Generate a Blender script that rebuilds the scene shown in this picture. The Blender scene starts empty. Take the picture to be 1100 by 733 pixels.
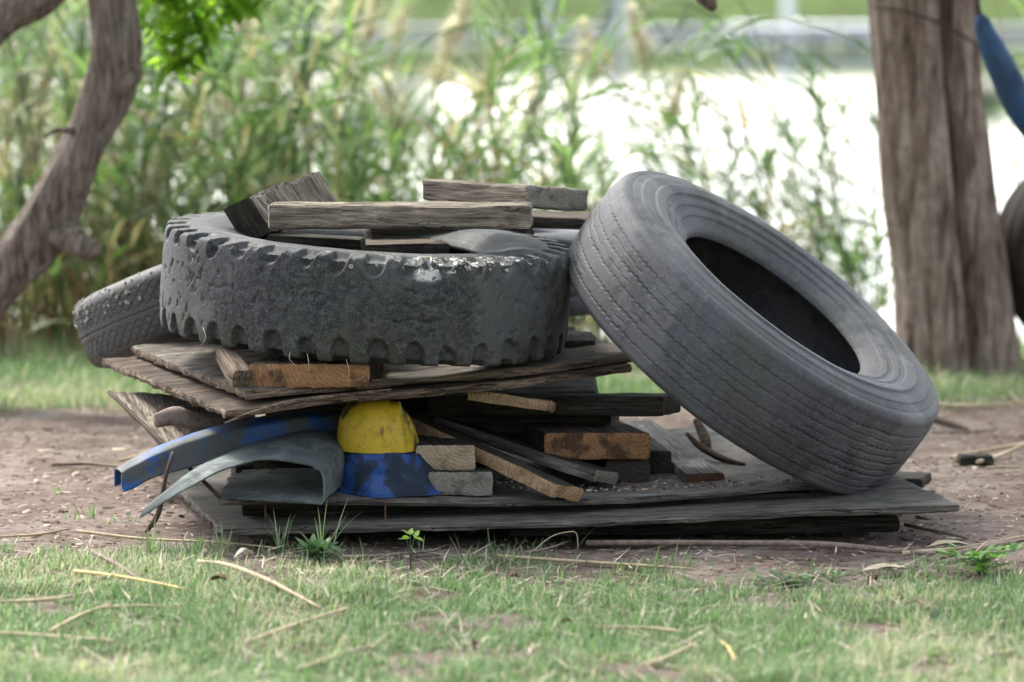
import bpy, bmesh, math, random
import numpy as np
from mathutils import Vector, Matrix, noise as mnoise
R = math.radians
S = bpy.context.scene
col = S.collection
# ------------------------------------------------------------------ camera
CAM = Vector((0, -10.2, 1.5)); F = 4583.0; PITCH = math.atan(451.5 / F)
cd = bpy.data.cameras.new('camera'); cam = bpy.data.objects.new('camera', cd); col.objects.link(cam)
cam.location = CAM; cam.rotation_euler = (math.pi / 2 - PITCH, 0, 0)
cd.sensor_width = 36; cd.lens = 150; cd.clip_start = .1; cd.clip_end = 2000
cd.dof.use_dof = True; cd.dof.focus_distance = 10.35; cd.dof.aperture_fstop = 2.5
S.camera = cam
# ------------------------------------------------------------------ world, sun, exposure
w = bpy.data.worlds.new('World'); S.world = w; w.use_nodes = True
wt = w.node_tree; bg = wt.nodes['Background']
sk = wt.nodes.new('ShaderNodeTexSky'); sk.sky_type = 'NISHITA'; sk.sun_disc = False
SUN_EL, SUN_AZ = 52, 318            # azimuth measured from +Y towards +X
sk.sun_elevation = R(SUN_EL); sk.sun_rotation = R(SUN_AZ); sk.dust_density = 3.0; sk.air_density = 1.0
hs = wt.nodes.new('ShaderNodeHueSaturation'); hs.inputs['Saturation'].default_value = .40
wt.links.new(sk.outputs[0], hs.inputs['Color']); 
tcw = wt.nodes.new('ShaderNodeTexCoord'); sp = wt.nodes.new('ShaderNodeSeparateXYZ'); wt.links.new(tcw.outputs['Generated'], sp.inputs[0])
hz = wt.nodes.new('ShaderNodeMapRange'); wt.links.new(sp.outputs[2], hz.inputs[0])      # low band of sky given added brightness to whiten the lake
hz.inputs[1].default_value = 0; hz.inputs[2].default_value = .55; hz.inputs[3].default_value = 1.0; hz.inputs[4].default_value = 0.0
vm = wt.nodes.new('ShaderNodeVectorMath'); vm.operation = 'SCALE'; wt.links.new(hs.outputs[0], vm.inputs[0]); 
dy = wt.nodes.new('ShaderNodeMapRange'); wt.links.new(sp.outputs[1], dy.inputs[0])      # boosted towards the lake, dimmed behind the camera to darken front faces and gaps
dy.inputs[1].default_value = -.7; dy.inputs[2].default_value = .6; dy.inputs[3].default_value = -.65; dy.inputs[4].default_value = 1.1
mm_ = wt.nodes.new('ShaderNodeMath'); mm_.operation = 'MULTIPLY_ADD'; wt.links.new(hz.outputs[0], mm_.inputs[0]); wt.links.new(dy.outputs[0], mm_.inputs[1]); mm_.inputs[2].default_value = 1.0
wt.links.new(mm_.outputs[0], vm.inputs['Scale'])
wt.links.new(vm.outputs[0], bg.inputs[0])
bg.inputs[1].default_value = .15
sd = bpy.data.lights.new('sun', 'SUN'); sd.energy = 2.3; sd.angle = R(14); sd.color = (1, .96, .9)
so = bpy.data.objects.new('sun', sd); col.objects.link(so)
sv = Vector((math.sin(R(SUN_AZ)) * math.cos(R(SUN_EL)), math.cos(R(SUN_AZ)) * math.cos(R(SUN_EL)), math.sin(R(SUN_EL))))
so.rotation_euler = (-sv).to_track_quat('-Z', 'Y').to_euler()
S.view_settings.view_transform = 'Standard'; S.view_settings.look = 'None'
S.view_settings.exposure = 1.7; S.view_settings.gamma = 1; S.view_settings.use_curve_mapping = False
rng = np.random.default_rng(7); random.seed(7)

# ------------------------------------------------------------------ helpers
def ray(px, py):
    v = Vector(((px - 550) / F, 1, -(py - 366.5) / F)); c, s = math.cos(PITCH), math.sin(PITCH)
    return Vector((v.x, v.y * c + v.z * s, -v.y * s + v.z * c))
def P(px, py, Y):                    # point at photograph position px,py on the vertical plane y = Y
    r = ray(px, py); return CAM + r * ((Y - CAM.y) / r.y)
def G(px, py, z=0):                  # same on a level plane
    r = ray(px, py); return CAM + r * ((z - CAM.z) / r.z)
def tag(o, label=None, cat=None, group=None, kind=None):
    if label: o['label'] = label
    if cat: o['category'] = cat
    if group: o['group'] = group
    if kind: o['kind'] = kind
    return o
def empty(name, loc, label, cat, group=None):
    o = bpy.data.objects.new(name, None); col.objects.link(o); o.location = loc; o.empty_display_size = .1
    return tag(o, label, cat, group)
def link(name, me, mats, parent=None, loc=None, mat=None, smooth=True):
    o = bpy.data.objects.new(name, me); col.objects.link(o)
    for m in (mats if isinstance(mats, (list, tuple)) else [mats]): me.materials.append(m)
    if parent is not None:
        o.parent = parent
        if not parent.get('_m'): pass
    if mat is not None: o.matrix_basis = mat
    elif loc is not None: o.location = loc
    if smooth: me.polygons.foreach_set('use_smooth', [True] * len(me.polygons))
    return o
def npmesh(name, V, Fq, uv=None, attrs=None, mi=None):
    me = bpy.data.meshes.new(name); V = np.asarray(V, 'f'); Fq = np.asarray(Fq, 'i'); k = Fq.shape[1]
    me.vertices.add(len(V)); me.vertices.foreach_set('co', V.ravel())
    me.loops.add(Fq.size); me.loops.foreach_set('vertex_index', Fq.ravel())
    me.polygons.add(len(Fq)); me.polygons.foreach_set('loop_start', np.arange(0, Fq.size, k, dtype='i'))
    try: me.polygons.foreach_set('loop_total', np.full(len(Fq), k, 'i'))
    except Exception: pass
    if mi is not None: me.polygons.foreach_set('material_index', np.asarray(mi, 'i'))
    if uv is not None:
        l = me.uv_layers.new(name='UVMap'); l.data.foreach_set('uv', np.asarray(uv, 'f')[Fq.ravel()].ravel())
    for n, a in (attrs or {}).items():
        t = me.attributes.new(n, 'FLOAT', 'POINT'); t.data.foreach_set('value', np.asarray(a, 'f'))
    me.update(calc_edges=True); me.validate()
    return me
def vnoise(x, y, seed=0, period=None):          # cheap smooth 2D value noise, numpy
    r = np.random.default_rng(seed); n = 64; T = r.random((n, n))
    xi = np.floor(x).astype(int); yi = np.floor(y).astype(int); fx = x - xi; fy = y - yi
    fx = fx * fx * (3 - 2 * fx); fy = fy * fy * (3 - 2 * fy)
    g = lambda a, b: T[a % n, b % n]
    return (g(xi, yi) * (1 - fx) + g(xi + 1, yi) * fx) * (1 - fy) + (g(xi, yi + 1) * (1 - fx) + g(xi + 1, yi + 1) * fx) * fy
def fbm(x, y, seed=0, o=4):
    a = 0; s = 0
    for i in range(o): a = a + vnoise(x * 2 ** i + 5.3 * i, y * 2 ** i + 1.7 * i, seed + i) / 2 ** i; s += 1 / 2 ** i
    return a / s
def sstep(a, b, x): t = np.clip((x - a) / (b - a), 0, 1); return t * t * (3 - 2 * t)

# ------------------------------------------------------------------ node helper
class NB:
    def __init__(s, name, rough=.8, spec=.3):
        s.m = bpy.data.materials.new(name); s.m.use_nodes = True; s.t = s.m.node_tree; s.N = s.t.nodes
        s.b = s.N['Principled BSDF']; s.b.inputs['Roughness'].default_value = rough
        s.b.inputs['Specular IOR Level'].default_value = spec; s.tc = s.N.new('ShaderNodeTexCoord')
    def put(s, sock, v):
        if isinstance(v, bpy.types.NodeSocket): s.t.links.new(v, sock)
        elif v is not None:
            if isinstance(v, tuple) and len(v) == 3 and sock.type == 'RGBA': v = v + (1,)
            sock.default_value = v
    def map(s, src='Object', sc=(1, 1, 1), rot=(0, 0, 0), loc=(0, 0, 0)):
        n = s.N.new('ShaderNodeMapping'); s.put(n.inputs[0], s.tc.outputs[src] if isinstance(src, str) else src)
        n.inputs['Scale'].default_value = sc; n.inputs['Rotation'].default_value = rot; n.inputs['Location'].default_value = loc
        return n.outputs[0]
    def noise(s, vec, sc=5, det=4, ro=.55, dist=0):
        n = s.N.new('ShaderNodeTexNoise'); s.put(n.inputs['Vector'], vec); n.inputs['Scale'].default_value = sc
        n.inputs['Detail'].default_value = det; n.inputs['Roughness'].default_value = ro; n.inputs['Distortion'].default_value = dist
        return n.outputs['Fac']
    def vor(s, vec, sc=5, feat='F1', rnd=1):
        n = s.N.new('ShaderNodeTexVoronoi'); n.feature = feat; s.put(n.inputs['Vector'], vec); n.inputs['Scale'].default_value = sc
        n.inputs['Randomness'].default_value = rnd
        return n.outputs['Distance']
    def wave(s, vec, sc=5, dist=2, kind='RINGS', dirn='X', det=2, dsc=1):
        n = s.N.new('ShaderNodeTexWave'); n.wave_type = kind
        if kind == 'RINGS': n.rings_direction = dirn
        else: n.bands_direction = dirn
        s.put(n.inputs['Vector'], vec); n.inputs['Scale'].default_value = sc; n.inputs['Distortion'].default_value = dist
        n.inputs['Detail'].default_value = det; n.inputs['Detail Scale'].default_value = dsc
        return n.outputs['Fac']
    def ramp(s, fac, stops, interp='LINEAR'):
        n = s.N.new('ShaderNodeValToRGB'); s.put(n.inputs[0], fac); e = n.color_ramp; e.interpolation = interp
        while len(e.elements) > len(stops): e.elements.remove(e.elements[-1])
        while len(e.elements) < len(stops): e.elements.new(.5)
        for el, (p, c) in zip(e.elements, stops):
            el.position = p; el.color = (c, c, c, 1) if not isinstance(c, tuple) else c + (1,)
        return n.outputs[0]
    def mix(s, f, a, b, mode='MIX'):
        n = s.N.new('ShaderNodeMix'); n.data_type = 'RGBA'; n.blend_type = mode
        s.put(n.inputs[0], f); s.put(n.inputs[6], a); s.put(n.inputs[7], b); return n.outputs[2]
    def math(s, op, a, b=None, c=None):
        n = s.N.new('ShaderNodeMath'); n.operation = op; s.put(n.inputs[0], a)
        if b is not None: s.put(n.inputs[1], b)
        if c is not None: s.put(n.inputs[2], c)
        return n.outputs[0]
    def sep(s, v):
        n = s.N.new('ShaderNodeSeparateXYZ'); s.put(n.inputs[0], v); return n.outputs
    def attr(s, name):
        n = s.N.new('ShaderNodeAttribute'); n.attribute_name = name; return n.outputs['Fac']
    def bump(s, h, dist=.002, strength=1, nrm=None):
        n = s.N.new('ShaderNodeBump'); s.put(n.inputs['Height'], h); n.inputs['Distance'].default_value = dist
        n.inputs['Strength'].default_value = strength
        if nrm: s.put(n.inputs['Normal'], nrm)
        return n.outputs[0]
    def out(s, colr=None, nrm=None, rough=None):
        if colr is not None: s.put(s.b.inputs['Base Color'], colr)
        if nrm is not None: s.put(s.b.inputs['Normal'], nrm)
        if rough is not None: s.put(s.b.inputs['Roughness'], rough)
        return s.m

def wood(name, dark, mid, light, grime=(.02, .018, .015), grime_amt=.45, green=0, crack=1, off=0.0, speck=0, ys=26):
    n = NB(name, .88, .2)
    v = n.map('Object', (1.6, ys, ys), loc=(off, off * 3, off))
    g = n.noise(v, 3.0, 6, .6, .35)
    fine = n.noise(n.map('Object', (6, 150, 150), loc=(off, 0, 0)), 2.2, 4, .6)
    c = n.ramp(g, [(.34, dark), (.48, mid), (.64, light)])
    c = n.mix(n.math('MULTIPLY', n.ramp(fine, [(.40, 1), (.52, 0)]), .8), c, dark)
    blot = n.noise(n.map('Object', (1, 1.6, 1.6), loc=(off * 2, 0, 1)), 6.5, 5, .62)
    c = n.mix(n.math('MULTIPLY', n.ramp(blot, [(.45, 0), (.66, 1)]), grime_amt), c, grime)
    if green:
        b2 = n.noise(n.map('Object', (1, 1, 1), loc=(3 + off, 0, 1)), 9, 5, .6)
        c = n.mix(n.math('MULTIPLY', n.ramp(b2, [(.46, 0), (.7, 1)]), green), c, (.06, .085, .035))
    if speck:
        sp_ = n.vor(n.map('Object', (.6, 1, 1)), 130); c = n.mix(n.math('MULTIPLY', n.math('MULTIPLY', n.ramp(sp_, [(.18, 1), (.3, 0)]), n.ramp(n.noise(n.map('Object'), 9, 4, .7), [(.45, 0), (.6, 1)])), speck), c, (.09, .055, .04))
        c = n.mix(n.math('MULTIPLY', n.ramp(n.noise(n.map('Object'), 5.5, 6, .75), [(.46, 0), (.56, 1)]), .55), c, (.17, .145, .13))
    ck = n.ramp(n.noise(n.map('Object', (1.2, 34, 34), loc=(off + 2, 1, 0)), 2.0, 2, .5, .5), [(.485, 0), (.5, 1), (.515, 0)])
    ck = n.math('MULTIPLY', ck, n.ramp(n.noise(n.map('Object', (2, 9, 9)), 2, 2), [(.42, 0), (.5, 1)]))
    c = n.mix(n.math('MULTIPLY', ck, .85 * crack), c, (.012, .01, .009))
    h = n.math('ADD', n.math('MULTIPLY', g, .8), n.math('MULTIPLY', fine, .35))
    h = n.math('SUBTRACT', h, n.math('MULTIPLY', ck, 1.2))
    return n.out(c, n.bump(h, .006, 1.0))
def endgrain(name, dark, light, cy=.05, cz=-.03, stain=.6, rings=55):
    n = NB(name, .9, .15)
    v = n.map('Object', (0.02, 1, 1), loc=(0, cy, cz))
    r = n.wave(v, rings / 2.4, 5, 'RINGS', 'X', 4, 3)
    md = tuple((a + b) / 2 for a, b in zip(dark, light))
    c = n.ramp(r, [(.0, md), (.8, light)])
    f = n.noise(n.map('Object', (1, 1, 1)), 220, 3, .7)
    c = n.mix(n.math('MULTIPLY', n.ramp(f, [(.35, 1), (.6, 0)]), .5), c, dark)
    st = n.noise(n.map('Object', (1, 1, 1), loc=(2, cy, 0)), 16, 4, .6)
    c = n.mix(n.math('MULTIPLY', n.ramp(st, [(.5, 0), (.62, 1)]), stain), c, (.03, .024, .02))
    ck = n.ramp(n.noise(n.map('Object', (1, 9, 30)), 4, 2, .5, 1), [(.488, 0), (.5, 1), (.512, 0)])
    c = n.mix(n.math('MULTIPLY', ck, .6), c, (.012, .01, .009))
    return n.out(c, n.bump(n.math('ADD', n.math('MULTIPLY', r, .3), f), .002, .8))

M = {}
M['grey'] = wood('weathered_grey_wood', (.095, .075, .058), (.235, .195, .152), (.39, .335, .27), green=.2)
M['grey2'] = wood('weathered_brown_grey_wood', (.075, .064, .055), (.17, .148, .128), (.29, .26, .23), green=.25, off=4.1)
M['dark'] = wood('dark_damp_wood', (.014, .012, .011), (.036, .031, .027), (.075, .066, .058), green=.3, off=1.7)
M['sheet'] = wood('dusty_plywood', (.085, .082, .08), (.19, .185, .18), (.30, .295, .29), grime_amt=.6, green=.15, off=7.7, speck=.9, ys=60)
M['sheetg'] = wood('mossy_plywood', (.055, .052, .048), (.13, .125, .113), (.21, .205, .185), grime_amt=.6, green=.35, off=9.7, speck=.9, ys=60)
M['edge'] = wood('ply_edge_wood', (.05, .045, .04), (.12, .108, .095), (.22, .20, .175), off=2.2)
M['brown'] = wood('brown_rotten_wood', (.04, .03, .023), (.10, .075, .056), (.17, .13, .10), off=3.3)
M['brownedge'] = wood('brown_split_edge', (.06, .042, .03), (.17, .125, .09), (.28, .215, .16), off=5.3)
M['e_grey'] = endgrain('grey_end_grain', (.10, .09, .075), (.29, .265, .23), rings=110)
M['e_tan'] = endgrain('tan_end_grain', (.20, .12, .06), (.42, .27, .15), stain=.45, rings=70)
M['e_orange'] = endgrain('orange_end_grain', (.17, .085, .04), (.36, .20, .10), cy=.1, stain=.75, rings=70)
M['e_pale'] = endgrain('pale_end_grain', (.22, .17, .11), (.44, .35, .24), stain=.35, rings=80)
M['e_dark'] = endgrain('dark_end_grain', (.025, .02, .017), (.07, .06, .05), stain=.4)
M['e_rot'] = endgrain('rotten_end_grain', (.05, .02, .012), (.13, .06, .04), stain=.6)
def sawn(name):
    n = NB(name, .95, .1)
    a = n.noise(n.map('Object', (3, 1, 1)), 90, 5, .75); b = n.noise(n.map('Object', (1, 1, 1)), 14, 3)
    c = n.ramp(a, [(.32, (.12, .07, .035)), (.5, (.38, .25, .14)), (.66, (.55, .41, .26))])
    c = n.mix(n.math('MULTIPLY', n.ramp(b, [(.5, 0), (.7, 1)]), .5), c, (.1, .075, .05))
    return n.out(c, n.bump(a, .006, 1))
M['sawn'] = sawn('rough_split_pale_wood')

def rubber(name, dark, light, dust, green=.3, white=None, dusty=.5, off=0., speck=.6, patch=.5):
    n = NB(name, .72, .35)
    o = n.map('Object', (1, 1, 1), loc=(off, off, 0))
    a = n.noise(o, 7, 6, .62); b = n.noise(o, 55, 5, .68); c3 = n.noise(o, 260, 3, .7)
    c = n.ramp(a, [(.3, dark), (.7, light)])
    c = n.mix(n.math('MULTIPLY', n.ramp(b, [(.46, 0), (.6, 1)]), dusty), c, dust)
    c = n.mix(n.math('MULTIPLY', n.ramp(c3, [(.56, 0), (.66, 1)]), speck), c, tuple(min(1, x * 1.8) for x in dust))
    g = n.noise(n.map('Object', (1, 1, 1), loc=(5 + off, 1, 2)), 4.5, 5, .65)
    c = n.mix(n.math('MULTIPLY', n.ramp(g, [(.47, 0), (.66, 1)]), green), c, (.055, .06, .028))
    sc = n.noise(n.map('Object', (1, 1, 1), loc=(1, off, 4)), 2.6, 6, .7)
    c = n.mix(n.math('MULTIPLY', n.ramp(sc, [(.52, 0), (.58, 1)]), patch), c, dust)
    if white:                                           # dried droppings and lichen crust: a patch in the tyre's own (angle, height) map
        uv = n.sep(n.tc.outputs['UV']); m = None
        for (u0, u1, v0, v1, th) in white:
            q = n.math('MULTIPLY', n.ramp(uv[0], [(u0 - .006, 0), (u0, 1), (u1, 1), (u1 + .006, 0)]), n.ramp(uv[1], [(v0 - .012, 0), (v0, 1), (v1, 1), (v1 + .012, 0)]))
            q = n.math('MULTIPLY', q, n.ramp(n.noise(o, 38, 5, .72), [(th, 0), (th + .03, 1)]))
            m = q if m is None else n.math('MAXIMUM', m, q)
        c = n.mix(m, c, (.62, .62, .60))
    h = n.math('ADD', n.math('MULTIPLY', b, .7), n.math('MULTIPLY', c3, .4))
    return n.out(c, n.bump(h, .003, .7), n.ramp(b, [(.3, .55), (.7, .85)]))
M['rub_chunky'] = rubber('worn_black_rubber', (.010, .011, .013), (.033, .035, .040), (.115, .115, .115), .4,
                         white=[(.795, .835, .675, .80, .53), (.835, .93, .70, .80, .55), (.76, .795, .68, .76, .60), (.795, .806, .64, .69, .50)], dusty=.45)
M['rub_grey'] = rubber('sun_bleached_grey_rubber', (.036, .036, .043), (.084, .085, .10), (.165, .160, .160), .45, dusty=.25, off=2, speck=.3, patch=.5)
M['rub_small'] = rubber('damp_black_rubber', (.018, .019, .021), (.042, .043, .047), (.095, .093, .092), .3, dusty=.4, off=4)
M['rub_blue'] = rubber('bluish_black_rubber', (.06, .062, .075), (.12, .125, .15), (.16, .16, .175), .15, dusty=.3, off=6)
def simple(name, c, rough=.7, spec=.3, sc=20, amt=.4, c2=None, bump=.001):
    n = NB(name, rough, spec); o = n.map('Object'); a = n.noise(o, sc, 5, .6)
    c2 = c2 or tuple(x * .45 for x in c)
    return n.out(n.mix(n.math('MULTIPLY', n.ramp(a, [(.4, 0), (.65, 1)]), amt), c, c2), n.bump(a, bump, .8))

# ------------------------------------------------------------------ geometry builders
def board(name, c00, c10, c01, c11, t, mats, parent=None, seed=0, jag=.004, rough=.0016, warp=0, step=.012, wav=None, round_=.003, jag_end=None, label=None, cat=None, group=None):
    """slab whose TOP face runs c00..c10 (grain, u) and c00..c01 (v); mats = [face, long edge, end]"""
    c00, c10, c01, c11 = map(Vector, (c00, c10, c01, c11))
    X = (c10 - c00).normalized(); Zn = X.cross(c01 - c00).normalized()
    if Zn.z < 0: c00, c01, c10, c11 = c01, c00, c11, c10; X = (c10 - c00).normalized(); Zn = X.cross(c01 - c00).normalized()
    Yv = Zn.cross(X); mid = (c00 + c10 + c01 + c11) / 4
    Mx = Matrix((X, Yv, Zn)).transposed().to_4x4(); Mx.translation = mid; inv = Mx.inverted()
    q = [np.array(inv @ c) for c in (c00, c10, c01, c11)]
    L = np.linalg.norm(q[1] - q[0]); W = np.linalg.norm(q[2] - q[0])
    nu = max(6, min(220, int(L / step))); nv = max(6, min(120, int(W / step))); nw = max(2, int(t / (step * .7)))
    u = np.linspace(0, 1, nu + 1)[:, None]; v = np.linspace(0, 1, nv + 1)[None, :]
    base = ((1 - u) * (1 - v))[..., None] * q[0] + (u * (1 - v))[..., None] * q[1] + ((1 - u) * v)[..., None] * q[2] + (u * v)[..., None] * q[3]
    jag_end = jag if jag_end is None else jag_end
    V = []; idx = {}
    cut_e = [(vnoise(np.arange(nv + 1) * .45, np.full(nv + 1, 1.), seed + k) - .5) * 2 * jag_end + (np.random.default_rng(seed + k).random(nv + 1) - .5) * jag_end * .6 for k in range(2)]
    cut_s = [(fbm(np.arange(nu + 1) * step * 9, np.full(nu + 1, 3.), seed + 5 + k) - .5) * 3 * jag for k in range(2)]
    def vert(i, j, k):
        key = (i, j, k)
        if key in idx: return idx[key]
        p = base[i, j].copy(); f = k / nw
        eu = 1 if i == nu else (-1 if i == 0 else 0); ev = 1 if j == nv else (-1 if j == 0 else 0)
        lay = math.sin(f * 9 + seed) * .35
        if eu: p[0] += cut_e[0 if eu < 0 else 1][j] * (1 + lay) * 1.0
        if ev: p[1] += cut_s[0 if ev < 0 else 1][i] * (1 + lay)
        edge = (k == 0) or (k == nw)
        if edge:
            if eu: p[0] -= eu * round_
            if ev: p[1] -= ev * round_
            if eu or ev: p[2] += (-round_ * .5 if k == 0 else round_ * .5)
        p[2] -= f * t
        n1 = mnoise.noise(Vector((p[0] * 5 + seed, p[1] * 60, p[2] * 30))); n2 = mnoise.noise(Vector((p[0] * 14 + seed, p[1] * 22, 7 + p[2] * 40)))
        d = rough * (n1 * 1.4 + n2)
        if k == 0: p[2] += d
        elif k == nw: p[2] -= d
        if eu: p[0] += eu * d * 1.2
        if ev: p[1] += ev * d
        if wav: p[2] += wav(u[i, 0], v[0, j])
        V.append(p); idx[key] = len(V) - 1; return len(V) - 1
    Fs = []; mi = []
    for k in (0, nw):
        for i in range(nu):
            for j in range(nv):
                a = [vert(i, j, k), vert(i + 1, j, k), vert(i + 1, j + 1, k), vert(i, j + 1, k)]
                Fs.append(a if k == 0 else a[::-1]); mi.append(0)
    for k in range(nw):
        for i in range(nu):
            Fs.append([vert(i, 0, k + 1), vert(i + 1, 0, k + 1), vert(i + 1, 0, k), vert(i, 0, k)]); mi.append(1)
            Fs.append([vert(i, nv, k), vert(i + 1, nv, k), vert(i + 1, nv, k + 1), vert(i, nv, k + 1)]); mi.append(1)
        for j in range(nv):
            Fs.append([vert(0, j, k), vert(0, j + 1, k), vert(0, j + 1, k + 1), vert(0, j, k + 1)]); mi.append(2)
            Fs.append([vert(nu, j, k + 1), vert(nu, j + 1, k + 1), vert(nu, j + 1, k), vert(nu, j, k)]); mi.append(2)
    me = npmesh(name, V, Fs, mi=mi); o = link(name, me, mats, parent, mat=Mx)
    sm = np.ones(len(Fs), bool); me.polygons.foreach_set('use_smooth', sm)
    try: me.set_sharp_from_angle(angle=R(38))
    except Exception: pass
    return tag(o, label, cat, group)
def plank(name, A, B, W, t, mats, roll=0, **kw):
    """centre line of the top face A -> B"""
    A, B = Vector(A), Vector(B); X = (B - A).normalized(); Y = Vector((0, 0, 1)).cross(X).normalized()
    Y = Matrix.Rotation(R(roll), 3, X) @ Y; h = Y * (W / 2)
    return board(name, A - h, B - h, A + h, B + h, t, mats, **kw)
def crom(pts, n):
    P_ = np.array(pts, float); P_ = np.vstack([2 * P_[0] - P_[1], P_, 2 * P_[-1] - P_[-2]]); out = []
    for i in range(1, len(P_) - 2):
        for t in np.linspace(0, 1, n, endpoint=False):
            a, b, c, d = P_[i - 1:i + 3]
            out.append(.5 * ((2 * b) + (c - a) * t + (2 * a - 5 * b + 4 * c - d) * t * t + (-a + 3 * b - 3 * c + d) * t ** 3))
    out.append(P_[-2]); return np.array(out)
def tube_data(pts, rad, seg=10, n=4, nz=0, seed=0, rfun=None, n0=None):
    Q = crom([tuple(p) + (r,) for p, r in zip(pts, rad)], n); C3 = Q[:, :3]; r = np.abs(Q[:, 3])
    T = np.gradient(C3, axis=0); T /= np.linalg.norm(T, axis=1)[:, None] + 1e-9
    N_ = np.cross(T[0], (0.13, .02, 1.)); 
    if np.linalg.norm(N_) < .1: N_ = np.cross(T[0], (1., 0, 0))
    if rfun: N_ = np.array((1., 0, 0))
    N_ /= np.linalg.norm(N_); V = []
    for i in range(len(C3)):
        N_ = N_ - T[i] * N_.dot(T[i]); N_ /= np.linalg.norm(N_); B_ = np.cross(T[i], N_)
        a = np.arange(seg) * 2 * math.pi / seg
        rr = np.full(seg, r[i])
        if nz: rr = rr * (1 + nz * np.array([mnoise.noise(Vector((math.cos(x) * 1.6 + seed, math.sin(x) * 1.6, i * .5 / n * 1.6))) for x in a]))
        if rfun: rr = rr * rfun(a, i / (len(C3) - 1))
        V += list(C3[i] + np.outer(np.cos(a) * rr, N_) + np.outer(np.sin(a) * rr, B_))
    m = len(C3); Fq = [[i * seg + j, i * seg + (j + 1) % seg, (i + 1) * seg + (j + 1) % seg, (i + 1) * seg + j] for i in range(m - 1) for j in range(seg)]
    V += [C3[0], C3[-1]]; c0 = m * seg
    Fq += [[c0, (j + 1) % seg, j, c0] for j in range(0)]
    for j in range(0, seg, 2):
        Fq.append([c0, (j + 2) % seg, j + 1, j]); e = (m - 1) * seg; Fq.append([c0 + 1, e + j, e + j + 1, e + (j + 2) % seg])
    return np.array(V), np.array(Fq)
def tube(name, pts, rad, mat, parent=None, seg=10, n=4, nz=0, seed=0, rfun=None, **tg):
    V, Fq = tube_data(pts, rad, seg, n, nz, seed, rfun)
    loc = Vector((0, 0, 0))
    if parent is None: loc = Vector([float(x) for x in V[:-2].mean(axis=0)]); V = V - np.array(loc)
    o = link(name, npmesh(name, V, Fq), mat, parent, loc=loc)
    return tag(o, tg.get('label'), tg.get('cat'), tg.get('group'))
class Acc:                                        # collects geometry for one mesh
    def __init__(s): s.V = []; s.F = []; s.A = []; s.n = 0
    def add(s, V, Fq, a=0.):
        s.V.append(np.asarray(V, 'f')); s.F.append(np.asarray(Fq, 'i') + s.n); s.n += len(V)
        s.A.append(np.full(len(V), a, 'f') if np.isscalar(a) else np.asarray(a, 'f'))
    def mesh(s, name): return npmesh(name, np.vstack(s.V), np.vstack(s.F), attrs={'rnd': np.concatenate(s.A)})
def ribbons(base, az, L, Wd, lean, curve, seg, rnd, roll=None, shape=.5):
    """n curved tapering blades, vectorised. lean: start angle from vertical, curve: extra bend"""
    n = len(base); t = np.linspace(0, 1, seg + 1)
    ang = lean[:, None] + curve[:, None] * t[None, :] ** 1.3
    ds = (L / seg)[:, None]; dh = np.sin(ang) * ds; dz = np.cos(ang) * ds
    h = np.concatenate([np.zeros((n, 1)), np.cumsum(dh[:, :-1], 1)], 1); z = np.concatenate([np.zeros((n, 1)), np.cumsum(dz[:, :-1], 1)], 1)
    cx, sx = np.cos(az)[:, None], np.sin(az)[:, None]
    C3 = np.stack([base[:, 0:1] + h * cx, base[:, 1:2] + h * sx, base[:, 2:3] + z], -1)
    roll = np.zeros(n) if roll is None else roll
    pr = roll[:, None]; wv = np.stack([-sx * np.cos(pr), cx * np.cos(pr), np.sin(pr) * np.ones_like(cx)], -1) * np.ones((n, seg + 1, 1))
    wd = (Wd[:, None] / 2) * np.maximum(.04, (1 - t[None, :] ** 2) * (shape + (1 - shape) * np.minimum(1, t[None, :] * 4)))
    A = C3 - wv * wd[..., None]; B = C3 + wv * wd[..., None]
    V = np.stack([A, B], 2).reshape(-1, 3)
    b = (np.arange(n) * (seg + 1) * 2)[:, None] + (np.arange(seg) * 2)[None, :]
    Fq = np.stack([b, b + 1, b + 3, b + 2], -1).reshape(-1, 4)
    return V, Fq, np.repeat(rnd, (seg + 1) * 2)

# ------------------------------------------------------------------ ground, water
SHORE = 4.7
def hgt(x, y):
    z = (fbm(x * 1.7, y * 1.7, 11, 3) - .5) * .05 * sstep(-14, -1, -np.abs(y - 1) * 1.) + (fbm(x * 9, y * 9, 21, 3) - .5) * .016
    flat = np.exp(-((x - .1) / 1.3) ** 4 - ((y - .6) / 1.0) ** 4); z = z * (1 - .75 * flat) - .012 * flat
    z = z - .95 * sstep(SHORE, SHORE + 3.5, y) + 1.35 * sstep(64.2, 68.5, y) + 1.2 * sstep(80, 300, y)
    z = z - .012 * np.clip(np.abs(x) - 60, 0, 200) * 0
    return z
def axis(lo, hi, dlo, dhi, st, grow=1.12):
    a = list(np.arange(dlo, dhi, st)); s = st
    while a[-1] < hi: s *= grow; a.append(a[-1] + s)
    s = st; b = [dlo]
    while b[-1] > lo: s *= grow; b.append(b[-1] - s)
    return np.array(b[:0:-1] + a)
gx = axis(-700, 700, -2.4, 2.4, .02); gy = axis(-60, 1500, -2.4, 5.2, .022)
gy = np.unique(np.concatenate([gy, np.arange(60, 72, .3)]))
GX, GY = np.meshgrid(gx, gy, indexing='ij'); GZ = hgt(GX, GY)
nxg, nyg = len(gx), len(gy); ii = (np.arange(nxg - 1)[:, None] * nyg + np.arange(nyg - 1)[None, :]).ravel()
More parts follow.
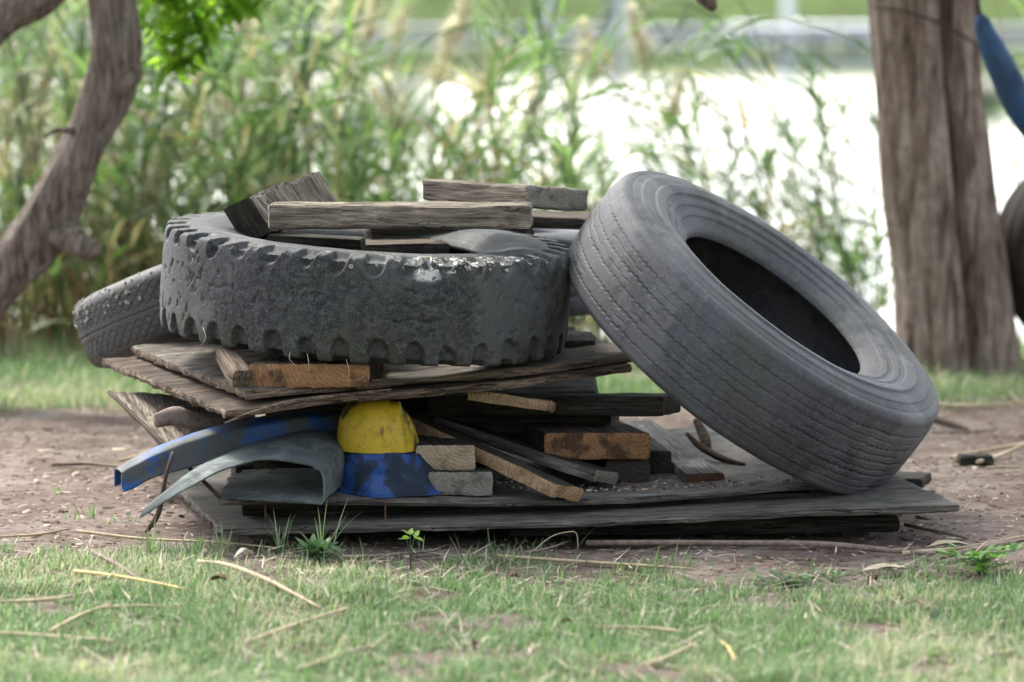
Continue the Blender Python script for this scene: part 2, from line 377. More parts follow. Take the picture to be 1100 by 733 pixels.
def cover(x, y):                                   # how much grass grows here, 0..1
    e = fbm(x * 1.1 + 3, y * 1.1, 31, 3) - .5; e2 = fbm(x * 5, y * 5, 41, 3)
    front = .08 - .20 * sstep(-1, 0, x) - .06 * sstep(0, 1, x) + e * 1.0
    f = sstep(front + .12, front - .6, y) ; b = sstep(2.75 + e * .7, 3.15 + e * .7, y)
    d = np.maximum(f, b); e3 = fbm(x * 14 + 2, y * 14, 43, 2)
    return np.clip(d * (.06 + 1.5 * sstep(.3, .62, e2 * .6 + e3 * .4)) + .10 * sstep(.58, .66, e2), 0, 1)
cov = cover(GX, GY)
me = npmesh('ground', np.stack([GX, GY, GZ], -1).reshape(-1, 3), np.stack([ii, ii + nyg, ii + nyg + 1, ii + 1], -1), attrs={'cover': cov.ravel()})
n = NB('soil', .95, .15); o_ = n.map('Object')
a = n.noise(o_, 3, 7, .68); b = n.noise(o_, 28, 6, .7); c = n.noise(n.map('Object', (1, 3, 1)), 60, 4, .75)
dc = n.ramp(a, [(.3, (.14, .10, .085)), (.46, (.225, .165, .14)), (.6, (.34, .275, .24)), (.72, (.42, .355, .315))])
dc = n.mix(n.math('MULTIPLY', n.ramp(b, [(.50, 0), (.62, 1)]), .7), dc, (.11, .07, .058))
dc = n.mix(n.math('MULTIPLY', n.ramp(c, [(.58, 0), (.7, 1)]), .6), dc, (.34, .29, .25))
gc = n.ramp(b, [(.35, (.075, .08, .035)), (.6, (.17, .165, .085)), (.75, (.28, .24, .16))])
yy = n.sep(o_)[1]
far = n.math('GREATER_THAN', yy, 40.0)
gf = n.ramp(n.noise(n.map('Object'), .35, 5, .6), [(.3, (.06, .095, .03)), (.7, (.13, .18, .06))])
gc = n.mix(far, gc, gf)
colr = n.mix(n.math('MULTIPLY', n.attr('cover'), .75), dc, gc); colr = n.mix(far, colr, gf)
h = n.math('ADD', b, n.math('MULTIPLY', c, .7))
tag(link('ground', me, n.out(colr, n.bump(h, .02, 1.0))), 'bare pinkish brown soil with grass patches sloping to the lake', 'ground', kind='structure')

n = NB('lake_water', .03, .5); n.b.inputs['IOR'].default_value = 1.33
hh = n.noise(n.map('Object', (.5, 1.6, 1)), 1.6, 4, .55)
me = npmesh('lake_water', [(-700, 4.2, -.5), (700, 4.2, -.5), (700, 72, -.5), (-700, 72, -.5)], [[0, 1, 2, 3]])
tag(link('lake_water', me, n.out((.035, .045, .035), n.bump(hh, .004, .12))), 'bright still lake water reflecting the pale sky', 'water', kind='structure')

# ------------------------------------------------------------------ leaf materials
def leafmat(name, stops, trans=.45, rough=.5):
    n = NB(name, rough, .35); c = n.ramp(n.attr('rnd'), stops)
    n.put(n.b.inputs['Base Color'], c)
    tr = n.N.new('ShaderNodeBsdfTranslucent'); n.put(tr.inputs[0], n.mix(1.0, c, (1.12, 1.28, .9), 'MULTIPLY'))
    mx = n.N.new('ShaderNodeMixShader'); mx.inputs[0].default_value = trans
    n.t.links.new(n.b.outputs[0], mx.inputs[1]); n.t.links.new(tr.outputs[0], mx.inputs[2])
    n.t.links.new(mx.outputs[0], n.N['Material Output'].inputs[0]); return n.m
M['grass'] = leafmat('grass_blades', [(0, (.08, .135, .06)), (.4, (.175, .275, .12)), (.64, (.29, .385, .20)), (.74, (.38, .41, .27)), (.8, (.42, .37, .26)), (1, (.58, .51, .40))], .35, .6)
M['reed'] = leafmat('reed_leaves', [(0, (.055, .095, .05)), (.4, (.11, .175, .07)), (.7, (.21, .295, .11)), (.84, (.34, .40, .23)), (.85, (.32, .22, .11)), (1, (.50, .42, .28))], .5, .42)
M['leaf'] = leafmat('tree_leaves', [(0, (.08, .17, .02)), (.5, (.19, .34, .03)), (1, (.36, .52, .06))], .6, .45)
M['weed'] = leafmat('weed_leaves', [(0, (.04, .08, .04)), (.5, (.10, .17, .08)), (.8, (.16, .30, .07)), (1, (.28, .45, .08))], .35, .5)
M['plume'] = leafmat('reed_plumes', [(0, (.46, .38, .34)), (1, (.78, .70, .64))], .5, .8)
M['straw'] = simple('dry_straw', (.46, .37, .24), .7, .3, 60, .6, (.25, .19, .12))
M['straw2'] = simple('yellow_straw', (.60, .46, .18), .6, .3, 60, .4, (.4, .3, .12))
M['stick'] = simple('grey_stick', (.24, .19, .155), .85, .2, 60, .6, (.08, .06, .045))
M['dstick'] = simple('dark_stick', (.07, .05, .04), .9, .2, 60, .6, (.03, .02, .017))
M['rust'] = simple('rusty_iron', (.16, .075, .04), .8, .3, 90, .7, (.05, .025, .018))

# ------------------------------------------------------------------ grass
def scatter_grass(nn, x0, x1, y0, y1, hmul=1.):
    x = rng.uniform(x0, x1, nn); y = rng.uniform(y0, y1, nn); k = rng.random(nn) < cover(x, y) ** 1.2
    x, y = x[k], y[k]; m = len(x); z = hgt(x, y)
    tuft = fbm(x * 7, y * 7, 51, 3)
    H = (rng.uniform(.012, .034, m) * (.5 + tuft) + (rng.random(m) < .03) * rng.uniform(.01, .04, m)) * hmul
    dry = fbm(x * 2.3 + 9, y * 2.3, 61, 3)
    rnd = np.clip(rng.beta(2.2, 2.6, m) * .72 + (rng.random(m) < (.17 + .6 * sstep(.5, .7, dry))) * rng.uniform(.3, .6, m), 0, 1)
    return ribbons(np.stack([x, y, z - .003], -1), rng.uniform(0, 6.28, m), H * 1.35, rng.uniform(.0025, .0055, m), rng.uniform(.1, 1.2, m), rng.uniform(.1, 1.1, m), 3, rnd, shape=.8)
ac = Acc()
ac.add(*scatter_grass(150000, -1.5, 1.5, -2.3, .6))
ac.add(*scatter_grass(26000, -3.2, -1.5, -2.8, .6)); ac.add(*scatter_grass(26000, 1.5, 3.2, -2.8, .6))
ac.add(*scatter_grass(20000, -3.2, 3.2, .5, 2.8, .8))
ac.add(*scatter_grass(110000, -2.6, 2.6, 2.5, 5.4, 1.5)); ac.add(*scatter_grass(12000, -5, 5, 2.5, 5.6, 2.2))
tag(link('grass', ac.mesh('grass'), M['grass'], smooth=False), 'short patchy green lawn grass around the bare soil', 'grass', kind='stuff')

# litter: bark crumbs, chips and fine dead stalks on the soil
ac = Acc(); m = 26000
x = rng.uniform(-2.2, 2.2, m); y = rng.uniform(-1.6, 3.2, m); k = (rng.random(m) < .35 + fbm(x * 4, y * 4, 71) * .7) & ((y > -.5) | (rng.random(m) < .15)); x, y = x[k], y[k]; m = len(x)
s = rng.uniform(.0015, .0065, m) * (1 + (rng.random(m) < .06) * 1.2); a = rng.uniform(0, 6.28, m); el = rng.uniform(1, 3.5, m); z = hgt(x, y) + .001
tl = rng.uniform(-.5, .5, m); hh_ = rng.uniform(.15, .5, m)
cs, sn = np.cos(a), np.sin(a); V = np.zeros((m, 8, 3)); q = 0
for du, dv, dw in [(-1, -1, 0), (1, -1, 0), (1, 1, 0), (-1, 1, 0), (-.8, -.7, 1), (.9, -.6, 1), (.7, .8, 1), (-.9, .6, 1)]:
    U = du * s * el * .6; W_ = dv * s * .5; V[:, q, 0] = x + cs * U - sn * W_; V[:, q, 1] = y + sn * U + cs * W_; V[:, q, 2] = z + dw * s * hh_ + du * tl * s * .5; q += 1
fb = np.array([[4, 5, 6, 7], [0, 1, 5, 4], [1, 2, 6, 5], [2, 3, 7, 6], [3, 0, 4, 7]])
ac.add(V.reshape(-1, 3), (np.arange(m)[:, None, None] * 8 + fb[None]).reshape(-1, 4), np.repeat(rng.random(m) ** 1.6, 8))
m = 2600; x = rng.uniform(-2.2, 2.2, m); y = rng.uniform(-2.0, 3.1, m)
ac.add(*ribbons(np.stack([x, y, hgt(x, y) + rng.uniform(.002, .012, m)], -1), rng.uniform(-1, 1, m) * .6 + (rng.random(m) < .5) * 3.14, rng.uniform(.03, .14, m), rng.uniform(.0015, .004, m), rng.uniform(1.4, 1.62, m), rng.uniform(-.15, .15, m), 4, rng.uniform(.5, 1, m)))
m = 1500; x = rng.uniform(-1.6, 1.6, m); y = rng.uniform(-2.3, -.1, m)
ac.add(*ribbons(np.stack([x, y, hgt(x, y) + rng.uniform(.006, .022, m)], -1), rng.uniform(0, 6.28, m), rng.uniform(.02, .10, m), rng.uniform(.002, .0055, m), rng.uniform(1.2, 1.6, m), rng.uniform(-.2, .3, m), 4, rng.uniform(.7, 1, m)))
lm = NB('litter_bits', .95, .1)
tag(link('ground_litter', ac.mesh('litter'), lm.out(lm.ramp(lm.attr('rnd'), [(0, (.07, .045, .035)), (.3, (.18, .13, .105)), (.6, (.33, .27, .23)), (1, (.52, .45, .35))])), smooth=False), 'crumbs of bark and fine dead stalks littering the bare soil', 'litter', kind='stuff')

# ------------------------------------------------------------------ pile: bottom sheets
T3 = lambda f, e=None, g=None: [M[f], M[e or f], M[g or f]]
def bend(*ps):
    xs, zs = zip(*ps); return lambda u, v: float(np.interp(u, xs, zs))
GR = 'weathered planks and boards of the scrap pile'
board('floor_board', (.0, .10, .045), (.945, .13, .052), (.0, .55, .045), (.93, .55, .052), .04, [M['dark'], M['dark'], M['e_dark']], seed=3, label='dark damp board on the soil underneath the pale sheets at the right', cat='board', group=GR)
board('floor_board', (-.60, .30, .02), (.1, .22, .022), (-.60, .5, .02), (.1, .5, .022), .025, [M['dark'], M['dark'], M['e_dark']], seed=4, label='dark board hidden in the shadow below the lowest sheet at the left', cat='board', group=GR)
board('plywood_sheet', (-.70, -.03, .045), (1.085, .03, .094), (-.96, 1.15, .05), (.86, 1.22, .10), .019, [M['sheetg'], M['edge'], M['edge']], seed=5, jag=.006, wav=bend((0, 0), (.5, -.008), (.8, 0), (1, 0)), step=.015,
      label='lowest plywood sheet, its right corner sticking out past the leaning tyre', cat='plywood sheet', group=GR)
plank('plank', (-.66, .15, .088), (.74, .24, .098), .06, .036, T3('dark', 'dark', 'e_dark'), seed=6, label='long black batten filling the gap between the two lowest sheets', cat='batten', group=GR)  # added black filler, stands in for the shade between the sheets
for (xa, ya, lb) in ((-.45, .15, 'left'), (.25, .35, 'middle')):
    plank('spacer_batten', (xa, ya, .088), (xa + .05, ya + .9, .09), .05, .03, [M['dark'], M['dark'], M['e_dark']], seed=int(ya * 10), label='dark batten in the gap between the two lowest sheets, %s one' % lb, cat='batten', group=GR)
board('plywood_sheet', (-.705, .0, .112), (.80, .20, .112), (-.72, 1.05, .112), (.66, 1.40, .125), .017, [M['sheet'], M['edge'], M['edge']], seed=8, jag=.007, wav=lambda u, v: -.012 * math.sin(u * math.pi) + .014 * sstep(.75, 1, u) + .004 * math.sin(u * 9), step=.015,
      label='pale dusty plywood sheet with a chipped front edge, directly under the blocks', cat='plywood sheet', group=GR)

# ---- blocks and planks between the sheets
def block(name, px0, px1, pyt, pyb, Y, depth, mats, skew=0, seed=0, **kw):
    """block whose FRONT face (an end) covers the given picture rectangle at plane Y, grain runs backwards"""
    a = P(px0, pyt, Y); b = P(px1, pyt, Y); t = (P(px0, pyb, Y) - a).length
    d = Vector((skew, depth, 0)); return board(name, a, a + d, b, b + d, t, mats, seed=seed, **kw)
block('timber_block', 460, 528, 507, 533, .13, .5, T3('dark', 'grey2', 'e_grey'), -.05, 11, label='grey end of a square block at the bottom beside the blue shell', cat='timber block', group=GR)
block('timber_block', 446, 511, 478, 506, .16, .5, T3('dark', 'brown', 'e_pale'), -.08, 12, label='pale cut block end lying on the grey block beside the yellow shell', cat='timber block', group=GR)
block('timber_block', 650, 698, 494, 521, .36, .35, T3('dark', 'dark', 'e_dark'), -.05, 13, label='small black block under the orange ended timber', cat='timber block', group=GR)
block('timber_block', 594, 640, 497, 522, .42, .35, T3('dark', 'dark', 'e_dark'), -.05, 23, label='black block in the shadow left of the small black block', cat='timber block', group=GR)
block('timber_block', 585, 697, 465, 494, .34, .42, T3('brown', 'dark', 'e_orange'), -.10, 14, jag=.003, label='thick timber with an orange scorched looking cut end in the pile centre', cat='timber', group=GR)
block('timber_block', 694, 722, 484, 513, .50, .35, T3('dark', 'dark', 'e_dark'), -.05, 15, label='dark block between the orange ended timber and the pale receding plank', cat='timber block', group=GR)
plank('plank', P(757, 508, .33), P(684, 451, 1.38), .098, .03, T3('sheet', 'grey2', 'e_rot'), seed=16, jag=.003, label='pale plank receding into the pile with a rotten reddish end, under the leaning tyre', cat='plank', group=GR)
plank('plank', P(430, 440, .50), P(612, 522, .06), .10, .036, T3('dark', 'sawn', 'e_tan'), roll=-14, seed=17, jag=.004, rough=.003, label='slanting plank with a bright splintered edge pointing down to the front', cat='plank', group=GR)
plank('plank', P(480, 448, .62), P(652, 506, .26), .10, .032, T3('dark', 'grey2', 'e_grey'), roll=-10, seed=18, label='dark slanting plank behind the bright splintered one, white scratch near its end', cat='plank', group=GR)
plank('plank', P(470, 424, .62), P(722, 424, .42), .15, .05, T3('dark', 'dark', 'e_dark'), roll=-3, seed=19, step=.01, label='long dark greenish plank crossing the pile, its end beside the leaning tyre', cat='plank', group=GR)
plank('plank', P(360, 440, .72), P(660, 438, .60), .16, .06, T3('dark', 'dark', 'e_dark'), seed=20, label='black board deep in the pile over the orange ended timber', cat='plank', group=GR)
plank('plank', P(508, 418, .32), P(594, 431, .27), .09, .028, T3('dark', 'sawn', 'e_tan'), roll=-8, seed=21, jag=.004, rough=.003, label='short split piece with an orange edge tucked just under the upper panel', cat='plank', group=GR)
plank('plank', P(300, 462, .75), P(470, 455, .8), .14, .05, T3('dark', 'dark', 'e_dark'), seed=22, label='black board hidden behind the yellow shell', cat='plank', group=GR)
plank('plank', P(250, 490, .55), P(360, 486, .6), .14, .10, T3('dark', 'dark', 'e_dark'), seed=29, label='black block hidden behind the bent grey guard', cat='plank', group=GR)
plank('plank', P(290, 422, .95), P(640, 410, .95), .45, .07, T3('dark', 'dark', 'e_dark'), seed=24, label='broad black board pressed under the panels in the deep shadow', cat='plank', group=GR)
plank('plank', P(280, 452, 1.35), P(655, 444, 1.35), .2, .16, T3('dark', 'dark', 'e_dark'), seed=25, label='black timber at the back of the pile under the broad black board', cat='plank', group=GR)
# ---- upper pair of panels
board('weathered_panel', (-.685, -.06, .345), (.30, .40, .395), (-1.055, .72, .378), (.02, 1.60, .41), .021, [M['brown'], M['brownedge'], M['brownedge']], seed=31, jag=.009, jag_end=.005, step=.013, rough=.003, wav=lambda u, v: .004 * math.sin(u * 7) - .010 * (1 - u) * (1 - v),
      label='lower of the two rotten brown panels under the tyres, splintered front corner', cat='wooden panel', group=GR)
board('weathered_panel', (-.640, -.02, .372), (.31, .43, .418), (-.985, .76, .404), (.03, 1.63, .433), .021, [M['grey2'], M['brownedge'], M['brownedge']], seed=33, jag=.009, jag_end=.005, step=.013, rough=.003, wav=lambda u, v: .004 * math.sin(u * 6 + 1),
      label='upper of the two rotten panels, grey top, carrying the lugged tyre', cat='wooden panel', group=GR)
tube('wood_splinter', [P(241, 455, -.08), P(275, 443, -.07), P(320, 431, -.04), P(420, 419, .02)], [.002, .006, .007, .003], M['brownedge'], seg=6, nz=.3, label='long curved splinter peeling from the panel corner', cat='splinter')
block('timber_block', 267, 396, 391, 417, .03, .32, T3('brown', 'brown', 'e_orange'), .03, 35, jag=.003, label='orange cut block wedged between the panels and the lugged tyre', cat='timber block', group=GR)
plank('plank', P(243, 372, .14), P(262, 398, .0), .05, .045, T3('brownedge', 'brownedge', 'brownedge'), seed=36, label='stubby brown broken piece left of the orange block under the tyre', cat='plank', group=GR)
block('timber_block', 560, 640, 366, 378, .62, .25, T3('dark', 'dark', 'e_dark'), 0, 37, label='dark packing block under the right side of the lugged tyre', cat='timber block', group=GR)
# ---- left: leaning board, log, small stub
board('plank', P(186, 486, .10), P(118, 419, .55), P(300, 500, .25), P(268, 428, .68), .016, T3('grey', 'grey2', 'grey2'), seed=41, jag=.004, step=.01, label='grey weathered board tilting down at the left end of the pile', cat='plank', group=GR)
tube('iron_strip', [P(117, 421, .53), P(150, 452, .31), P(188, 488, .07), P(236, 534, -.1)], [.005] * 4, M['dstick'], seg=6, label='thin black strip running down the edge of the tilting grey board', cat='strip')
tube('broken_branch', [P(166, 452, .18), P(186, 447, .2), P(210, 452, .22), P(262, 462, .3)], [.018, .024, .019, .021], M['stick'], seg=12, nz=.5, seed=3, label='short knobbly grey branch lying on the tilting board', cat='branch')
block('timber_block', 204, 226, 421, 438, .36, .2, T3('brown', 'brown', 'e_pale'), .04, 43, label='small pale ended stub under the left edge of the panels', cat='timber block', group=GR)
tube('stick', [P(157, 572, -.15), P(170, 552, -.13), P(178, 512, -.1), P(186, 486, -.05)], [.005, .006, .005, .004], M['dstick'], seg=8, nz=.3, label='dark upright stick beside the tip of the blue guard', cat='stick', group='loose sticks')
# ---- top of the pile
plank('plank', P(291, 219, .33), P(569, 219, .33), .15, .058, T3('grey', 'grey', 'e_grey'), roll=0, seed=51, step=.008, jag=.006, rough=.0026, label='long grey plank lying across the lugged tyre', cat='plank', group=GR)
a_, b_, c_ = P(565, 199, .42), P(455, 192, .63), P(632, 204, .56)
board('plank', b_, a_, b_ + (c_ - a_), c_, .056, T3('grey', 'grey', 'e_grey'), seed=52, step=.008, jag=.002, label='topmost grey plank, its ringed end facing the leaning tyre', cat='plank', group=GR)
board('timber_block', P(292, 250, .46), P(268, 212, .46), P(368, 222, .72), P(343, 184, .70), .10, T3('grey', 'dark', 'dark'), seed=53, step=.007, jag=.004, label='split dark timber chunk tilted up at the left end of the top plank', cat='timber block', group=GR)
plank('plank', P(290, 250, .50), P(389, 256, .48), .10, .05, T3('dark', 'dark', 'e_dark'), seed=54, label='black timber in the shadow below the long top plank', cat='plank', group=GR)
plank('plank', P(392, 243, .80), P(566, 241, .86), .12, .06, T3('brown', 'dark', 'brown'), seed=55, jag=.01, label='broken brown board inside the ring of the lugged tyre', cat='plank', group=GR)

board('plank', P(560, 232, .80), P(640, 236, .9), P(560, 226, 1.1), P(640, 228, 1.15), .03, T3('brown', 'dark', 'e_dark'), seed=58, jag=.01, label='small dark board behind the topmost plank by the leaning tyre', cat='plank', group=GR)
plank('plank', P(300, 262, .62), P(470, 258, .72), .22, .05, T3('brown', 'dark', 'e_dark'), seed=57, jag=.012, label='brown decayed board lying in the tyre ring at the left', cat='plank', group=GR)
# bark crumbs lying on the pale sheet under the leaning tyre
def crumbs(name, n_, fx, label, cat):
    V = np.zeros((n_, 8, 3)); rn = rng.random(n_)
    for i in range(n_):
        p = fx(); a = random.uniform(0, 6.28); L_ = random.uniform(.003, .014); w_ = L_ * random.uniform(.2, .7); h_ = random.uniform(.0015, .005)
        for q, (du, dv, dw) in enumerate([(-1, -1, 0), (1, -1, 0), (1, 1, 0), (-1, 1, 0), (-.8, -.7, 1), (.9, -.6, 1), (.7, .8, 1), (-.9, .6, 1)]):
            V[i, q] = (p[0] + (math.cos(a) * du * L_ - math.sin(a) * dv * w_) * .5, p[1] + (math.sin(a) * du * L_ + math.cos(a) * dv * w_) * .5, p[2] + dw * h_)
    A_ = Acc(); A_.add(V.reshape(-1, 3), (np.arange(n_)[:, None, None] * 8 + fb[None]).reshape(-1, 4), np.repeat(rn ** 1.5, 8))
    tag(link(name, A_.mesh(name), lm.m, smooth=False), label, cat, kind='stuff')
def on_sheet():
    x = min(.72, max(-.3, random.gauss(.38, .24))); y = .22 + abs(random.gauss(0, .28)); u = (x + .7) / 1.45
    return x, y, .1125 - .012 * math.sin(min(1, u) * math.pi) + .014 * float(sstep(.75, 1, u))
crumbs('bark_crumbs', 900, on_sheet, 'reddish brown bark crumbs scattered over the pale sheet', 'crumbs')
def in_ring():
    a = random.uniform(0, 6.28); q = random.uniform(.0, .3); return -.367 + q * math.cos(a), .50 + q * math.sin(a), .60 + random.uniform(0, .05)
# ------------------------------------------------------------------ tyres
def tyre(name, R_, prof, inner, nth, ds, mat, origin, axis_n, label, group=None, spin=0, tread=None, side=None, lat=0):
    """prof: half outer section [(z, r)...] from crown to bead; inner: half inner section bead -> crown"""
    h = crom(prof, 12); L = np.concatenate([[0], np.cumsum(np.hypot(*np.diff(h, axis=0).T))]); k = int(L[-1] / ds)
    s = np.linspace(0, L[-1], k); z = np.interp(s, L, h[:, 0]); r = np.interp(s, L, h[:, 1])
    zo = np.concatenate([-z[::-1], z[1:]]); ro = np.concatenate([r[::-1], r[1:]]); so_ = np.concatenate([-s[::-1], s[1:]])
    hi = crom(inner, 5); zi = np.concatenate([hi[:, 0], -hi[::-1, 0][1:]]); ri = np.concatenate([hi[:, 1], hi[::-1, 1][1:]])
    th = np.arange(nth) * 2 * math.pi / nth
    Zo = np.tile(zo, (nth, 1)); Ro = np.tile(ro, (nth, 1)); So = np.tile(so_, (nth, 1)); TH = th[:, None]
    # outward normal of the section
    dz, dr = np.gradient(zo), np.gradient(ro); ln = np.hypot(dz, dr) + 1e-9; nr, nz_ = dz / ln, -dr / ln
    d, sh = (tread(TH, So) if tread else (0, 0)); d = d + (side(TH, So, Ro) if side else 0)
    d = d + .0009 * (fbm(TH * 14 + 0 * So, So * 22, 91, 3) - .5) + .004 * (fbm(np.cos(TH) * 3 + 5, np.sin(TH) * 3 + 5 + So * 3, 95, 2) - .5)
    Zo = Zo + nz_ * d + sh * np.abs(nr); Ro = Ro + nr * d
    A = np.concatenate([Zo, np.tile(zi, (nth, 1))], 1); B = np.concatenate([Ro, np.tile(ri, (nth, 1))], 1)
    m = A.shape[1]; V = np.stack([B * np.cos(TH), B * np.sin(TH), A], -1).reshape(-1, 3)
    i = np.arange(nth)[:, None]; j = np.arange(m)[None, :]; i2 = (i + 1) % nth; j2 = (j + 1) % m
    Fq = np.stack([i * m + j, i2 * m + j, i2 * m + j2, i * m + j2], -1).reshape(-1, 4)
    W2 = .3; uv = np.stack([np.tile(th[:, None] / (2 * math.pi), (1, m)), np.clip(.5 + np.concatenate([np.tile(so_, (nth, 1)), np.full((nth, len(zi)), 9.)], 1) / (2 * W2), 0, 1)], -1).reshape(-1, 2)
    me = npmesh(name, V, Fq, uv=uv)
    n_ = Vector(axis_n).normalized(); X = Vector((1, 0, 0)); X = (X - n_ * X.dot(n_)).normalized(); Y = n_.cross(X)
    Mx = Matrix((X, Y, n_)).transposed().to_4x4(); Mx.translation = origin
    Mx = Mx @ Matrix.Rotation(R(spin), 4, 'Z')
    e = empty(name, (0, 0, 0), label, 'tyre', group); e.matrix_basis = Mx
    link('casing', me, mat, e)
    return e
def zig(th, k, ph=0): x = (th * k / (2 * math.pi) + ph) % 1; return np.abs(x * 2 - 1) * 2 - 1
# lugged tyre: notches at both shoulders
NL = 36
def t_lug(th, s):
    ph = (th * NL / (2 * math.pi)) ; wob = .16 * (vnoise(th * 6, s * 0, 7) - .5)
    out = 0
    for sg in (-1, 1):
        x = ((ph + (.25 if sg > 0 else 0) + wob - s * sg * 1.2) % 1); dx = np.abs(x - .5) * 2
        a = np.abs(s) * (np.sign(s) == sg)
        top = (.084 if sg > 0 else .070) + .030 * np.clip(dx / .55, 0, 1) ** 3 + .016 * (1.6 * vnoise(th * NL / 6.283, s * 0 + sg, 3) - .5)     # rounded inner end of the notch
        m = sstep(.60, .46, dx + .25 * (vnoise(ph * 1.0, s * 0 + sg * 2, 33) - .5)) * sstep(top - .004, top + .006, a) * sstep(.19, .165, a)
        dep = .0155 * (.75 + .5 * vnoise(th * NL / 6.283 * .5, s * 0 + 9, 5))
        out = out - dep * m
        out = out - .003 * sstep(.132, .142, a) * (1 - m) 
    chip = sstep(.66, .74, fbm(th * 30, s * 40, 17, 3)); out = out - .003 * chip * (np.abs(s) < .14)
    out = out - .003 * sstep(.008, .0, np.abs(np.abs(s) - .019 - .006 * zig(th, 50))) * sstep(.55, .8, vnoise(th * 3, s * 0, 23)) 
    return out, 0
Rc = .515
prof_lug = [(a_ * 1.07, b_) for a_, b_ in [(0, Rc), (.07, Rc * .998), (.107, Rc * .993), (.119, Rc * .978), (.125, Rc * .93), (.127, Rc * .86), (.128, Rc * .78), (.120, Rc * .70), (.108, Rc * .635), (.100, Rc * .59), (.088, Rc * .565)]]
in_lug = [(a_ * 1.07, b_) for a_, b_ in [(.078, Rc * .575), (.092, Rc * .64), (.108, Rc * .75), (.107, Rc * .86), (.085, Rc * .915), (0, Rc * .93)]]
tl_ = tyre('lugged_tyre', Rc, prof_lug, in_lug, 1100, .003, M['rub_chunky'], P(393, 307, .50) , (math.sin(R(4.0)), -math.sin(R(1.9)), 1),
     'black lugged truck tyre lying flat in the middle of the pile', 'old tyres', tread=t_lug)
# leaning ribbed tyre
v_ = Vector((0, -math.cos(PITCH), math.sin(PITCH))); u_ = Vector((0, math.sin(PITCH), math.cos(PITCH)))
nrm = .295 * v_ + .955 * (.60 * Vector((1, 0, 0)) + .80 * u_)
Rr = .505
GV = [-.088, -.048, -.008, .034, .076]
def t_rib(th, s):
    d = 0
    for i, g in enumerate(GV):
        j = .0021 * zig(th, 150, i * .37) + .007 * (fbm(th * 20, s * 0 + i, 13, 3) - .5) 
        dist = np.abs(s - g - j); wd = .0007 + .0022 * vnoise(th * 9, s * 0 + i * 3, 19)
        d = d - .0045 * sstep(wd + .0018, wd * .4, dist) * (.35 + .9 * vnoise(th * 5, s * 0 + i * 5, 29))
    for g in (-.068, -.03, .012, .055):          # finer weather cracks between the ribs
        j = .012 * (fbm(th * 26, s * 0 + g * 50, 47, 4) - .5); dist = np.abs(s - g - j)
        d = d - .0030 * sstep(.0024, .0006, dist) * sstep(.45, .6, vnoise(th * 7, s * 0 + g * 90, 49))
    return d + .004 * sstep(.10, .118, np.abs(s)) * sstep(.15, .125, np.abs(s)), 0
def s_rib(th, s, r):
    q = r / Rr; d = 0
    for a, b, h in ((.80, .805, .006), (.875, .88, .0025), (.74, .745, -.005), (.71, .715, .004), (.68, .685, -.003), (.655, .66, .005), (.625, .63, -.003)):
        d = d + h * sstep(b, a, q)
    return d * (np.abs(s) > .14) - .002 * sstep(.004, 0, np.abs(q - .925)) 
prof_rib = [(0, Rr), (.06, Rr * .996), (.100, Rr * .985), (.120, Rr * .962), (.130, Rr * .925), (.139, Rr * .86), (.140, Rr * .79), (.132, Rr * .72), (.118, Rr * .655), (.104, Rr * .60), (.092, Rr * .565), (.080, Rr * .555)]
in_rib = [(.074, Rr * .57), (.092, Rr * .63), (.112, Rr * .73), (.122, Rr * .82), (.112, Rr * .90), (.08, Rr * .935), (0, Rr * .95)]
tr_ = tyre('ribbed_tyre', Rr, prof_rib, in_rib, 1000, .0024, M['rub_grey'], P(809, 356, .50), nrm,
     'big grey worn ribbed truck tyre leaning against the pile at the right', 'old tyres', tread=t_rib, side=s_rib)
# small tyre at left, honeycomb sipes
Rs = .315
def t_hex(th, s):
    d = 0; n = 64
    for i, g in enumerate([-.066, -.052, -.038, -.024, -.004, .016, .030, .044, .058]):
        k = n if abs(g + .004) > .001 else n
        amp = .0042 if abs(g + .004) > .001 else .001
        dist = np.abs(s - g - amp * np.clip(1.8 * zig(th, k, .5 * (i % 2)), -1, 1))
        d = d - .0030 * sstep(.0026, .0006, dist)
    return d, 0
prof_s = [(0, Rs), (.04, Rs * .995), (.068, Rs * .98), (.084, Rs * .945), (.093, Rs * .88), (.098, Rs * .80), (.095, Rs * .72), (.083, Rs * .65), (.072, Rs * .61), (.062, Rs * .60)]
in_s = [(.056, Rs * .61), (.066, Rs * .66), (.082, Rs * .76), (.084, Rs * .86), (.065, Rs * .93), (0, Rs * .955)]
ts_ = tyre('car_tyre', Rs, prof_s, in_s, 900, .0022, M['rub_small'], P(206, 322, 1.13), (-.37, .13, 1), 'small car tyre with honeycomb tread sticking out at the left', 'old tyres', tread=t_hex)
# bluish tyre behind, mostly hidden
Rb = .42
def t_plain(th, s):
    d = 0
    for g in (-.05, -.017, .017, .05): d = d - .006 * sstep(.005, .003, np.abs(s - g))
    return d, 0
sc = lambda pr, k, kz=1: [(a * kz, b * k) for a, b in pr]
tyre('car_tyre', Rb, sc(prof_s, Rb / Rs, 1.15), sc(in_s, Rb / Rs, 1.15), 500, .005, M['rub_blue'], P(515, 281, 1.42), (.05, -.02, 1), 'dark bluish tyre mostly hidden behind the lugged one under the top planks', 'old tyres', tread=t_plain)

